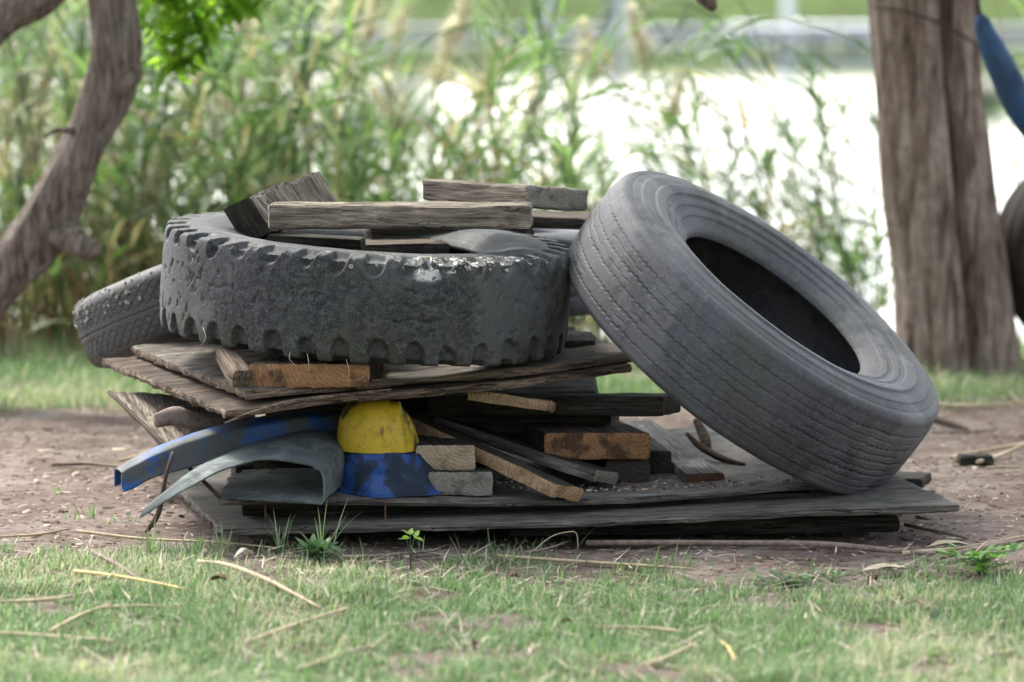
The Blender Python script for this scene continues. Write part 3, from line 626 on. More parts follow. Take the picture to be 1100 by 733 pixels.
# tiny cup fungi on the tyres: each a part of its tyre
M['fung'] = simple('pale_cup_fungus', (.50, .46, .40), .8, .2, 300, .5); M['chalk'] = simple('chalky_crust', (.6, .6, .58), .9, .1, 200, .5)
V = []; Fq = []
prf = [(.0030, 0), (.0048, .005), (.0060, .0085), (.0050, .0085), (.0034, .004), (.0008, .003)]; sg = 12
for r_, z_ in prf: V += [(r_ * math.cos(t * 6.2832 / sg), r_ * math.sin(t * 6.2832 / sg), z_) for t in range(sg)]
for i in range(len(prf) - 1):
    for j in range(sg): Fq.append([i * sg + j, i * sg + (j + 1) % sg, (i + 1) * sg + (j + 1) % sg, (i + 1) * sg + j])
cup_me = npmesh('fungus_cup', V, Fq); cup_me.materials.append(M['fung']); cup_me.polygons.foreach_set('use_smooth', [True] * len(cup_me.polygons))
def cup(tyre_e, th, s, half, scl):
    h = crom(half, 12); L = np.concatenate([[0], np.cumsum(np.hypot(*np.diff(h, axis=0).T))])
    z = float(np.interp(abs(s), L, h[:, 0])); r = float(np.interp(abs(s), L, h[:, 1])); e_ = .003
    z2 = float(np.interp(abs(s) + e_, L, h[:, 0])); r2 = float(np.interp(abs(s) + e_, L, h[:, 1]))
    tz, tr = z2 - z, r2 - r; sgn = 1 if s > 0 else -1
    nrv = Vector((tz * math.cos(th), tz * math.sin(th), -tr * sgn)).normalized()
    p = Vector((r * math.cos(th), r * math.sin(th), z * sgn)) - nrv * .002
    o = bpy.data.objects.new('fungus_cup', cup_me); col.objects.link(o); o.parent = tyre_e
    q = nrv.to_track_quat('Z', 'Y'); o.matrix_basis = Matrix.Translation(p) @ q.to_matrix().to_4x4() @ Matrix.Diagonal((scl, scl, scl, 1))
for i in range(58): cup(ts_, random.uniform(R(175), R(262)), random.uniform(.035, .115) * (1 if i % 7 else .6), prof_s, random.uniform(.35, .85))
for i in range(42):
    th = random.gauss(R(292), R(13)) if i < 28 else random.uniform(R(235), R(318)); cup(tl_, th, random.uniform(.105, .165), prof_lug, random.uniform(.35, .95))

# ------------------------------------------------------------------ plastic / metal scraps
def shell_mesh(fn, nu, nv, th=.004):
    u = np.linspace(0, 1, nu + 1); v = np.linspace(0, 1, nv + 1)
    G_ = np.array([[fn(a, b) for b in v] for a in u], float)
    du = np.gradient(G_, axis=0); dv = np.gradient(G_, axis=1); nn = np.cross(du, dv); nn /= np.linalg.norm(nn, axis=2)[..., None] + 1e-9
    A = G_.reshape(-1, 3); B = (G_ - nn * th).reshape(-1, 3); V = np.vstack([A, B]); k = len(A); m = nv + 1
    Fq = []
    for i in range(nu):
        for j in range(nv):
            a = [i * m + j, (i + 1) * m + j, (i + 1) * m + j + 1, i * m + j + 1]; Fq += [a, [x + k for x in a[::-1]]]
    for i in range(nu):
        for j in (0, nv): a, b = i * m + j, (i + 1) * m + j; Fq.append([a, b, b + k, a + k] if j else [b, a, a + k, b + k])
    for j in range(nv):
        for i in (0, nu): a, b = i * m + j, i * m + j + 1; Fq.append([b, a, a + k, b + k] if i else [a, b, b + k, a + k])
    return V, Fq
def paint(name, c, wear, wamt=.6, sc=14, rough=.5, lo=.44, bd=.002):
    n = NB(name, rough, .4); o = n.map('Object'); a = n.noise(o, sc, 6, .68, .4); b = n.noise(o, sc * 9, 4, .7)
    cc = n.mix(n.math('MULTIPLY', n.ramp(a, [(lo, 0), (lo + .07, 1)]), wamt), c, wear)
    cc = n.mix(n.math('MULTIPLY', n.ramp(b, [(.5, 0), (.7, 1)]), .45), cc, tuple(x * .5 + .02 for x in wear))
    return n.out(cc, n.bump(n.math('ADD', a, n.math('MULTIPLY', b, .4)), bd, .6), n.ramp(a, [(.4, rough), (.6, .85)]))
M['blue'] = paint('chipped_blue_plastic', (.014, .068, .235), (.07, .075, .072), .97, 7, lo=.42)
M['blue2'] = paint('scuffed_blue_plastic', (.014, .065, .24), (.012, .02, .034), .95, 10, .45, bd=.001)
M['yellow'] = paint('stained_yellow_plastic', (.52, .36, .02), (.045, .035, .02), .95, 6, .4, lo=.50, bd=.0006)
M['guard'] = paint('grey_green_rubber_sheet', (.125, .15, .142), (.06, .072, .074), .8, 9, .6)
def scrap(name, fn, nu, nv, mat, th=.004, parent=None, loc=None, **tg):
    V, Fq = shell_mesh(fn, nu, nv, th); V = np.array(V); c = V.mean(axis=0) if loc is None else np.array(loc)
    o = link(name, npmesh(name, V - c, Fq), mat, parent, loc=Vector([float(x) for x in c]))
    try: o.data.set_sharp_from_angle(angle=R(40))
    except Exception: pass
    return tag(o, tg.get('label'), tg.get('cat'), tg.get('group'))
cb = P(421, 541, .20); zb = .108
def skirt_fn(u, v):
    a = u * 2 * math.pi; p = v; r = .088 + .052 * (1 - p ** 1.7) + (.007 if v < .05 else 0) - .05 * max(0, p - .93) / .07; z = .108 * min(1, p / .95)
    d = .020 * max(0, math.cos(a + 1.75)) ** 14 * (1 - sstep(.45, .6, p)) + .016 * max(0, math.cos(a + .35)) ** 30 * (1 - sstep(.4, .5, p))
    dent = .009 * mnoise.noise(Vector((math.cos(a) * 2, math.sin(a) * 2, p * 2)))
    sh = -.014 * p
    return (sh + (r + d + dent) * math.cos(a), (r * .85 + d + dent) * math.sin(a), z * (1 - .10 * math.cos(a + .3)))
def dome_fn(u, v):
    p = v * 1.55; a = u * math.pi * 2; c_ = math.cos(a); rr = max(0.0, math.cos(p)) ** .68
    ridge = .007 * math.exp(-((c_ * rr - .62) / .05) ** 2) - .004 * math.exp(-((c_ * rr - .46) / .06) ** 2)
    dent = .004 * mnoise.noise(Vector((c_ * 1.5 + 4, math.sin(a) * 1.5, p * 1.5)))
    return (-.032 - .018 * math.sin(p) + (.100 + dent + ridge) * rr * c_, .01 + (.092 + dent + ridge) * rr * math.sin(a), .100 + (.128 + ridge) * math.sin(p))
e = empty('plastic_hood', (cb.x, cb.y, zb), 'worn domed plastic hood, yellow stained with black above a flaring blue skirt', 'plastic hood')
scrap('dome', dome_fn, 80, 28, M['yellow'], parent=e, loc=(0, 0, 0)); scrap('skirt', skirt_fn, 80, 24, M['blue2'], parent=e, loc=(0, 0, 0))
M['blk'] = simple('black_trim', (.03, .028, .025), .7, .3, 40, .5, (.08, .06, .02))
# blue curved guard (channel): path of the top front edge
pth = crom([tuple(P(131, 509, -.12)), tuple(P(165, 491, -.07)), tuple(P(205, 476, .0)), tuple(P(255, 462, .09)), tuple(P(330, 450, .22)), tuple(P(420, 446, .36))], 8)
sec = [(-.012, -.050), (0, -.044), (.002, -.006), (.012, .004), (.05, .008), (.088, .004), (.096, -.010), (.097, -.05)]       # (back, up)
secc = crom(sec, 3)
def guard_fn(u, v):
    i = u * (len(pth) - 1); p = np.array([np.interp(i, range(len(pth)), pth[:, k]) for k in range(3)])
    j = v * (len(secc) - 1); b = np.interp(j, range(len(secc)), secc[:, 0]); z = np.interp(j, range(len(secc)), secc[:, 1])
    f = .75 + .45 * u; z = z * (.8 + .6 * u) * (1 + .1 * mnoise.noise(Vector((u * 7, 1, 0))))
    return (p[0] - b * f * .35, p[1] + b * f, p[2] + z + .002 * mnoise.noise(Vector((u * 12, v * 3, 4))))
scrap('mudguard', guard_fn, 60, 24, M['blue'], label='chipped blue curved mudguard strip pointing down to the left', cat='mudguard')
# grey green bent guard
front = [P(232, 531, .0), P(290, 535, -.03), P(338, 538, -.04), P(346, 537, -.04), P(347, 534, -.04), P(347, 516, -.04), P(344, 505, -.04), P(341, 503, -.04), P(330, 499, -.03), P(292, 492, -.03), P(258, 498, -.06), P(222, 513, -.13), P(185, 533, -.2), P(150, 556, -.26)]
back = [P(262, 505, .38), P(300, 503, .36), P(372, 503, .32), P(384, 500, .32), P(386, 497, .32), P(386, 482, .32), P(384, 469, .32), P(381, 465, .32), P(370, 461, .33), P(346, 458, .34), P(300, 466, .30), P(250, 484, .16), P(205, 512, -.06), P(160, 552, -.2)]
fa, ba = crom([tuple(p) for p in front], 6), crom([tuple(p) for p in back], 6)
def gg_fn(u, v):
    i = u * (len(fa) - 1); A = np.array([np.interp(i, range(len(fa)), fa[:, k]) for k in range(3)]); B = np.array([np.interp(i, range(len(ba)), ba[:, k]) for k in range(3)])
    p = A * (1 - v) + B * v; p[2] += .012 * math.sin(v * 3.14) * sstep(.55, .7, u) + .004 * mnoise.noise(Vector((u * 14, v * 4, 2))); p[2] -= .004 * (v < .03)
    return tuple(p)
scrap('mudguard', gg_fn, 110, 16, M['guard'], th=.0045, label='bent grey green rubbery guard folded open towards the front', cat='mudguard')
# nails
def nail(x, y, z0, z1, label, tilt=0):
    tube('nail', [(x, y, z0), (x + tilt * .5, y, (z0 + z1) / 2), (x + tilt, y, z1 - .003), (x + tilt, y, z1 - .003), (x + tilt, y, z1)], [.002, .002, .002, .0055, .0055], M['rust'], seg=8, n=2, label=label, cat='nail', group='rusty nails')
q_ = P(285, 540, .03); nail(q_.x, q_.y, .05, .125, 'rusty nail standing up from the sheet in front of the bent grey guard')
q_ = P(414, 560, .03); nail(q_.x, q_.y, .03, .10, 'rusty nail in the sheet gap below the blue shell')

# ------------------------------------------------------------------ straws, sticks, dead leaves
def on(px, py, dz=.008): g = G(px, py, 0); return Vector((g.x, g.y, float(hgt(np.array([g.x]), np.array([g.y]))[0]) + dz))
def straw(pts, r, mat, label, dz=.014, group='dry stalks lying on the grass and soil', name='dry_stalk', nz=.45):
    q = [on(a, b, dz) for a, b in pts]; q = [q[0].lerp(q[1], 0), *q[1:]] if len(q) > 2 else [q[0], q[0].lerp(q[1], .5) + Vector((0, .004, .004)), q[1]]
    tube(name, q, [r * random.uniform(.85, 1.05) for _ in q[:-1]] + [r * .55], M[mat], seg=6, n=5, nz=nz, seed=int(pts[0][0]) % 50, label=label, cat='stalk' if name == 'dry_stalk' else 'stick', group=group)
straw([(80, 623), (140, 632), (202, 646)], .0042, 'straw2', 'bright yellow stalk on the grass at the left', .022)
straw([(212, 616), (245, 621), (290, 640), (346, 663)], .0055, 'straw', 'long bent pale stalk in the left grass', .022)
straw([(372, 661), (320, 680), (268, 697)], .005, 'straw', 'pale stalk meeting the tip of the long bent one', .018)
straw([(0, 649), (60, 648), (118, 636)], .004, 'straw', 'pale stalk at the left frame edge level with the yellow one')
straw([(0, 683), (60, 687), (128, 696)], .0045, 'straw', 'pale stalk at the left frame edge below the yellow one')
straw([(52, 685), (118, 658)], .004, 'straw', 'short pale stalk crossing the one near the lower left', .02)
straw([(320, 728), (358, 712), (402, 698)], .005, 'straw', 'pale stalk at the bottom edge below the pile left half')
straw([(98, 600), (128, 616), (152, 634)], .006, 'stick', 'greyish blurred stalk above the bright yellow one', .02)
straw([(82, 575), (150, 580), (240, 583), (300, 590)], .004, 'straw', 'thin stalk along the soil edge below the bent grey guard', .012)
straw([(0, 586), (40, 580), (75, 573)], .003, 'straw', 'faint stalk at the left frame edge where the soil starts', .012)
straw([(110, 662), (200, 664)], .003, 'straw', 'faint stalk lying in grass below the yellow stalk', .016)
straw([(535, 598), (600, 601), (680, 607), (745, 612)], .0042, 'straw', 'thin reed stalk in front of the pile centre', .012)
straw([(630, 584), (760, 587), (880, 588), (960, 594), (1005, 597)], .0078, 'stick', 'thick cane lying in the shadow edge before the pile', .016)
straw([(970, 596), (1040, 590), (1110, 577)], .005, 'straw', 'pale cane running out of the frame at the right', .014)
straw([(1010, 601), (1060, 592), (1110, 583)], .007, 'stick', 'greyish cane beside the pale one at the right frame edge', .016)
straw([(972, 568), (1000, 574), (1040, 582)], .0055, 'stick', 'short grey stick off the right corner of the lowest sheet', .02, 'loose sticks', 'stick')
straw([(640, 681), (690, 679), (735, 683)], .004, 'straw', 'short pale stalk in the grass right of centre')
straw([(688, 728), (720, 712), (752, 692)], .005, 'straw', 'pale stalk at the bottom edge right of centre')
straw([(772, 694), (782, 705), (790, 718)], .003, 'straw2', 'tiny yellow stalk in the grass right of centre', .02)
straw([(370, 604), (410, 600), (470, 592)], .0055, 'stick', 'grey stick below the seedling at the pile front', .016, 'loose sticks', 'stick')
straw([(565, 596), (590, 590), (612, 582)], .004, 'stick', 'forked grey twig before the pile centre', .018, 'loose sticks', 'stick')
straw([(55, 508), (95, 506), (142, 508)], .0055, 'stick', 'straight grey stick on the bare soil at the left', .01, 'loose sticks', 'stick')
straw([(128, 503), (150, 497), (160, 490)], .004, 'straw', 'pale bent stalk beside the blue mudguard tip', .014)
straw([(1050, 502), (1075, 492), (1108, 476)], .0065, 'straw', 'pale stalk on the soil at the right frame edge', .014)
straw([(1022, 493), (1035, 488), (1100, 479), (1110, 476)], .007, 'straw', 'pale stick running behind the black wood scrap', .014)
straw([(1060, 508), (1110, 510)], .004, 'straw', 'thin stalk on the soil at the right near the frame edge', .012)
straw([(1000, 441), (1050, 444), (1110, 443)], .006, 'straw', 'long pale stalk along the far grass edge at the right', .014)
straw([(1000, 466), (1040, 462), (1070, 464)], .004, 'stick', 'thin twig on the soil behind the leaning tyre', .012, 'loose sticks', 'stick')
straw([(1002, 452), (1022, 455), (1040, 459)], .010, 'dstick', 'dark bark stick behind the leaning tyre', .012, 'loose sticks', 'stick')
straw([(1086, 425), (1092, 436), (1106, 442)], .006, 'stick', 'grey stick at the far grass right edge', .012, 'loose sticks', 'stick')
board('wood_scrap', G(925, 514, .05), G(992, 514, .05), G(940, 505, .05), G(1000, 507, .05), .03, T3('dark', 'dark', 'e_dark'), seed=78, label='dark board end behind the corner of the lowest sheet', cat='wood scrap')
tube('stick', [P(738, 466, .75), P(752, 480, .7), P(775, 492, .62), P(800, 499, .55)], [.005, .009, .008, .004], M['dstick'], seg=8, nz=.5, seed=9, label='black rotten stick beside the pale plank under the leaning tyre', cat='stick', group='loose sticks')
tube('stick', [P(748, 452, .9), P(756, 468, .85), P(760, 484, .8)], [.010, .014, .009], M['brown'], seg=8, nz=.5, seed=4, label='stubby brown root piece in the gap under the leaning tyre', cat='stick', group='loose sticks')
g0 = on(1031, 500, .03); board('wood_scrap', g0, g0 + Vector((.09, .0, 0)), g0 + Vector((0, .07, 0)), g0 + Vector((.09, .07, 0)), .03, T3('dark', 'dark', 'e_dark'), seed=77, label='black wood scrap alone on the soil at the right', cat='wood scrap')
# thin curled grass stem by pile centre
tube('dry_stalk', [on(562, 596, 0), P(590, 578, -.1), P(608, 572, -.1), P(619, 573, -.1), P(621, 590, -.1)], [.0014] * 5, M['straw'], seg=5, label='thin hooked dry stem standing before the pile centre', cat='stalk', group='dry stalks lying on the grass and soil')
def curl_leaf(name, px, py, size, colr, label, up=.02, rot=0, fold=.5):
    c = on(px, py, up); m = simple('dead_leaf_' + str(int(px)), colr, .7, .2, 50, .5)
    def fn(u, v):
        x = (u - .5) * size; w_ = size * .22 * math.sin(math.pi * min(1, u * .98 + .01)) ** .8; y = (v - .5) * 2 * w_
        z = fold * abs(v - .5) * 2 * w_ + .25 * size * math.sin(u * 2.6) * fold + .003 * mnoise.noise(Vector((u * 5, v * 5, px)))
        return (c.x + x * math.cos(rot) - y * math.sin(rot), c.y + x * math.sin(rot) + y * math.cos(rot), c.z + z)
    scrap(name, fn, 14, 6, m, .0008, label=label, cat='leaf', group='dead leaves on the ground')
curl_leaf('dead_leaf', 262, 612, .05, (.60, .55, .47), 'white curled dead leaf standing in the left grass', .028, .5, .9)
curl_leaf('dead_leaf', 512, 713, .04, (.09, .045, .03), 'dark brown curled leaf in the grass below the pile', .02, 1.3, 1.2)
curl_leaf('dead_leaf', 235, 640, .055, (.13, .07, .045), 'brown leaf in the left grass under the long bent stalk', .018, -.4, .8)
curl_leaf('dead_leaf', 550, 622, .04, (.16, .09, .06), 'reddish brown leaf on the soil before the pile', .016, .5, .9)
curl_leaf('dead_leaf', 937, 634, .045, (.14, .075, .05), 'brown crumpled leaf at the grass edge on the right', .018, 1, 1)
curl_leaf('dead_leaf', 608, 680, .03, (.12, .07, .04), 'small brown leaf in the middle of the grass', .018, .3, 1)
curl_leaf('dead_leaf', 1018, 590, .11, (.40, .33, .24), 'long pale dead reed leaf on the soil at the right', .012, .1, .3)
curl_leaf('dead_leaf', 950, 612, .12, (.42, .35, .26), 'pale flat reed leaf before the right end of the pile', .012, .15, .25)

# ------------------------------------------------------------------ small plants
def leafblob(ac, c, L_, W_, az, el, rnd, seg=4):
    """one broad pointed leaf"""
    b = np.array([[c[0], c[1], c[2]]]); V, Fq, a = ribbons(b, np.array([az]), np.array([L_]), np.array([W_]), np.array([math.pi / 2 - el]), np.array([.5]), seg, np.array([rnd]), shape=.35); ac.add(V, Fq, a)
def weed(name, px, py, label, n, hgt_, L_, W_, rlo, rhi, spread=.03, cat='weed', group='small weeds'):
    c = on(px, py, 0); ac = Acc(); st = Acc(); few = []
    for i in range(n):
        az = random.uniform(0, 6.28); r = random.uniform(0, spread); h_ = hgt_ * random.uniform(.3, 1); tip = (r * math.cos(az), r * math.sin(az), h_)
        V, Fq = tube_data([(0, 0, 0), (tip[0] * .3, tip[1] * .3, h_ * .6), tip], [.0012, .001, .0008], 4, 3); st.add(V, Fq, .5)
        for k in range(random.choice((2, 3))):
            if n <= 14: ac = Acc(); few.append(ac)
            leafblob(ac, tip, L_ * random.uniform(.6, 1), W_ * random.uniform(.7, 1), az + random.uniform(-1.6, 1.6), random.uniform(-.2, .9), random.uniform(rlo, rhi))
    e = empty(name, c, label, cat, group); link('stem', st.mesh('stem'), M['weed'], e); 
    for a_c in few: link('leaf', a_c.mesh('leaf'), M['weed'], e)
    if not few: link('foliage', ac.mesh('foliage'), M['weed'], e)
weed('weed', 342, 606, 'dull grey green broad leaved weed in front of the lowest sheet', 16, .05, .055, .026, .05, .35, .035)
weed('seedling', 441, 607, 'tiny bright yellow green seedling before the dark gap', 3, .085, .028, .022, .9, 1, .012, 'seedling')
weed('weed', 845, 626, 'low creeping green weed patch before the right end of the pile', 40, .03, .022, .015, .3, .7, .12)
weed('weed', 1052, 612, 'bright green leafy weed at the right edge of the soil', 34, .06, .04, .03, .6, .95, .10)
weed('weed', 895, 620, 'tiny green weed between the creeping patch and the bright one', 10, .025, .022, .014, .3, .7, .05)
weed('weed', 515, 618, 'very small dark green weed in the centre grass edge', 8, .02, .025, .018, .1, .4, .03)
weed('weed', 1005, 668, 'small bluish weed leaf deep in the right hand grass', 4, .02, .035, .03, .2, .3, .015)
# taller grass tufts round the left front of the pile
for i, (px, py, nb, hh_, lb) in enumerate([(165, 600, 16, .13, 'tall grass tuft before the tip of the bent guard'), (300, 590, 14, .13, 'tall grass tuft before the left end of the lowest sheet'), (345, 600, 14, .17, 'tallest grass tuft leaning over the lowest sheet'), (215, 600, 10, .09, 'low grass tuft between the two tall left tufts'), (100, 556, 10, .07, 'small grass tuft on the soil left of the pile'), (240, 598, 9, .10, 'thin grass tuft left of the nail'), (430, 612, 10, .05, 'low grass tuft beside the seedling'), (650, 618, 14, .045, 'low grass tuft in front of the pile centre right'), (62, 530, 9, .035, 'tiny grass tuft on the bare soil at far left')]):
    c = on(px, py, -.003); k = nb; ac = Acc(); b = np.zeros((k, 3)); b[:, :2] = rng.normal(0, .006, (k, 2))
    ac.add(*ribbons(b, rng.uniform(0, 6.28, k), rng.uniform(.5, 1, k) * hh_, rng.uniform(.003, .0055, k), rng.uniform(.05, .6, k), rng.uniform(.1, .9, k), 6, rng.uniform(.2, .75, k)))
    tag(link('grass_tuft', ac.mesh('tuft'), M['grass'], loc=c, smooth=False), lb, 'grass tuft', 'taller grass tufts')
# hanging rootlets under the lugged tyre
for (px, py, l, lb) in ((218, 352, 22, 'left'), (312, 378, 16, 'middle'), (330, 380, 20, 'middle right'), (372, 386, 26, 'right')):
    pts = [P(px, py, .0), P(px + random.uniform(-4, 6), py + l * .5, -.02), P(px + random.uniform(-6, 9), py + l, -.02)]
    tube('rootlet', pts, [.0009, .0008, .0005], M['straw'], seg=4, label='thin pale rootlet hanging below the lugged tyre, %s one' % lb, cat='rootlet', group='rootlets hanging from the tyre')

# ------------------------------------------------------------------ reeds
def reeds(ac, xs, ys, H, nl, Lf, Wf, rlo, rhi, wind=0., dry=.15):
    zs = hgt(xs, ys)
    for x, y, z, h_ in zip(xs, ys, zs, H):
        az0 = random.uniform(0, 6.28); ln = random.uniform(.0, .45); bx, by = math.cos(az0) * ln + wind * .2, math.sin(az0) * ln
        rb = random.uniform(rlo, rhi)
        t = np.linspace(0, 1, 6); px = x + bx * h_ * t ** 2; py = y + by * h_ * t ** 2; pz = z + h_ * t
        dead = random.random() < dry
        V, Fq = tube_data(np.stack([px, py, pz], -1), [.0045, .0045, .004, .003, .0025, .0015], 4, 1); ac.add(V, Fq, .9 if (dead or random.random() < .2) else rb)
        k = nl; tt = rng.uniform(.12, .98, k); b = np.stack([np.interp(tt, t, px), np.interp(tt, t, py), np.interp(tt, t, pz)], -1)
        az = az0 + np.arange(k) * 3.14 + rng.normal(0, .6, k); 
        if wind: az = np.where(rng.random(k) < .7, math.pi + rng.normal(0, .5, k) if wind < 0 else rng.normal(0, .5, k), az)
        rr = np.clip(rb + rng.normal(0, .12, k), 0, .83); rr = np.where((rng.random(k) < (.75 if dead else .03 + .25 * (tt < .3))), rng.uniform(.86, 1, k), rr)
        ac.add(*ribbons(b, az, rng.uniform(.55, 1.1, k) * Lf, rng.uniform(.7, 1.2, k) * Wf, rng.uniform(.35, 1.15, k), rng.uniform(.4, 1.9, k), 6, rr, roll=rng.normal(0, .5, k), shape=.5))
ac = Acc()
def area(n, px0, px1, y0, y1):
    Y = rng.uniform(y0, y1, n); px = rng.uniform(px0, px1, n); return (px - 550) / F * (Y + 10.2), Y
x, y = area(290, -260, 330, 4.6, 8.2); reeds(ac, x, y, rng.uniform(.8, 1.9, len(x)), 13, .46, .027, .0, .83)
x, y = area(135, 300, 640, 4.8, 8.2); reeds(ac, x, y, rng.uniform(.6, 1.45, len(x)), 13, .42, .025, .1, .83)
x, y = area(26, 330, 600, 5.5, 7.5); reeds(ac, x, y, rng.uniform(1.4, 2.2, len(x)), 12, .5, .024, .2, .6, wind=1, dry=0)
x, y = area(70, -260, 660, 4.3, 5.0); reeds(ac, x, y, rng.uniform(.35, .8, len(x)), 11, .32, .022, .3, .8, dry=.3)
tag(link('reed_bed', ac.mesh('reed_bed'), M['reed'], smooth=False), 'tall dense green reeds along the lake edge behind the left half', 'reeds', kind='stuff')
ac = Acc()
x, y = area(64, 770, 960, 5.4, 7.8); reeds(ac, x, y, rng.uniform(.8, 1.6, len(x)), 13, .34, .021, .0, .45, wind=-1, dry=.05)
x, y = area(60, 640, 960, 5.0, 7); reeds(ac, x, y, rng.uniform(.4, .95, len(x)), 11, .28, .02, .1, .6)
tag(link('reed_bed', ac.mesh('reed_bed'), M['reed'], smooth=False), 'sparse wind bent reeds before the white water between leaning tyre and tree', 'reeds', kind='stuff')
ac = Acc(); x, y = area(16, 1080, 1300, 4.8, 7); reeds(ac, x, y, rng.uniform(.8, 1.5, len(x)), 9, .3, .02, .4, .8)
tag(link('reed_bed', ac.mesh('reed_bed'), M['reed'], smooth=False), 'few green reeds right of the big tree trunk', 'reeds', kind='stuff')
# dead brown stalk thicket at the foot of the left reeds
ac = Acc(); x, y = area(420, -260, 520, 4.3, 5.3); n_ = len(x)
ac.add(*ribbons(np.stack([x, y, hgt(x, y)], -1), rng.uniform(0, 6.28, n_), rng.uniform(.25, .75, n_), rng.uniform(.006, .016, n_), rng.uniform(0, .5, n_), rng.uniform(0, 1, n_), 5, rng.uniform(0, 1, n_)))
mm = leafmat('dead_reed', [(0, (.09, .045, .025)), (.6, (.20, .12, .07)), (1, (.36, .27, .16))], .3, .8)
tag(link('dead_stalks', ac.mesh('dead_stalks'), mm, smooth=False), 'reddish brown dead stalks at the foot of the left reeds', 'dead stalks', kind='stuff')
# flowering reeds with plumes
spots = [(42, 92, 5.2, 'beside the leaning limb at the left'), (18, 60, 6.0, 'at the left frame edge high up'), (65, 130, 5.6, 'just left of the leaning limb, lower'), (395, 14, 7.5, 'near the top left of centre'), (425, 20, 8.0, 'second from left near the top centre'), (490, 18, 7.2, 'tall one near the top centre'), (470, 62, 6.6, 'over the end of the top planks, lower'), (330, 110, 6.2, 'above the tilted timber chunk'), (232, 118, 5.8, 'left of centre over the lugged tyre'), (693, 44, 7.6, 'pale one against the far bank posts'), (612, 86, 7.0, 'above the leaning tyre, at the water line'), (365, 70, 7.0, 'between the top planks and the frame top'), (300, 150, 5.6, 'small one just above the timber chunk'), (180, 150, 5.4, 'right of the leaning limb'), (565, 130, 6.8, 'above the topmost plank'),
  (8, 120, 5.3, 'low at the left frame edge'), (30, 160, 5.0, 'under the leaning limb'), (205, 95, 6.4, 'right of the limb under the hanging leaves'), (262, 60, 6.9, 'between the hanging leaves and the top timbers'), (285, 105, 6.2, 'left of the tilted timber chunk, high'), (345, 40, 7.4, 'high above the long top plank'), (385, 95, 6.6, 'over the middle of the long top plank'), (430, 120, 6.1, 'right above the left end of the topmost plank'), (520, 85, 6.9, 'above the middle of the topmost plank'), (640, 60, 7.3, 'left of the close pair of posts'), (50, 55, 6.6, 'behind the crossing limb at the top left'), (160, 190, 5.1, 'above the small left tyre'), (720, 110, 7.1, 'small one over the leaning tyre top')]
for i, (px, py, Y, where) in enumerate(spots):
    p = P(px, py, Y); bx = p.x + random.uniform(-.12, .12); z0 = float(hgt(np.array([bx]), np.array([Y]))[0]); e = empty('flowering_reed', (bx, Y, z0), 'beige feathery reed plume ' + where, 'reed', 'flowering reeds by the lake')
    dx, H_ = p.x - bx, p.z - z0; tube('stem', [(0, 0, 0), (dx * .2, 0, H_ * .5), (dx * .7, 0, H_ * .85), (dx, 0, H_)], [.005, .005, .004, .003], M['straw'], e, seg=5)
    k = 420; t = rng.random(k); b = np.stack([dx + .06 * t * np.sign(dx + .01), 0 * t, H_ - .12 + .26 * t], -1)
    ac = Acc(); ac.add(*ribbons(b, rng.uniform(0, 6.28, k), (1 - t * .6) * rng.uniform(.06, .16, k), rng.uniform(.005, .012, k), rng.uniform(.5, 1.5, k), rng.uniform(.2, 1.4, k), 3, rng.random(k)))
    link('plume', ac.mesh('plume'), M['plume'], e, smooth=False)

# ------------------------------------------------------------------ trees
def bark(name, dark, mid, light, furrow=1, sc=1):
    n = NB(name, .92, .15); v = n.map('Object', (9 * sc, 9 * sc, 1.3 * sc)); a = n.noise(v, 3.2, 6, .65, .6); b = n.noise(n.map('Object'), 22, 5, .7); c3 = n.noise(n.map('Object'), 3, 4, .6)
    c = n.ramp(a, [(.36, dark), (.48, mid), (.62, light)]); c = n.mix(n.math('MULTIPLY', n.ramp(b, [(.45, 0), (.65, 1)]), .4), c, dark)
    c = n.mix(n.math('MULTIPLY', n.ramp(c3, [(.5, 0), (.7, 1)]), .4), c, mid)
    return n.out(c, n.bump(n.math('ADD', a, n.math('MULTIPLY', b, .3)), .02 * furrow, .8))
M['bark1'] = bark('fibrous_brown_bark', (.07, .046, .036), (.22, .165, .135), (.40, .325, .28))
M['bark2'] = bark('grey_limb_bark', (.06, .045, .036), (.16, .128, .108), (.27, .23, .20), 1, 1.8)
def crown_mesh(cs, nper, L_, W_):
    ac = Acc()
    for (c, r) in cs:
        u = rng.normal(size=(nper, 3)); u /= np.linalg.norm(u, axis=1)[:, None]; b = np.array(c) + u * (r * rng.random((nper, 1)) ** .5) * (1, 1, .75)
        ac.add(*ribbons(b, rng.uniform(0, 6.28, nper), rng.uniform(.6, 1.1, nper) * L_, rng.uniform(.6, 1.1, nper) * W_, rng.uniform(.6, 2.4, nper), rng.uniform(-.4, .9, nper), 2, rng.random(nper), shape=.3))
    return ac.mesh('crown')
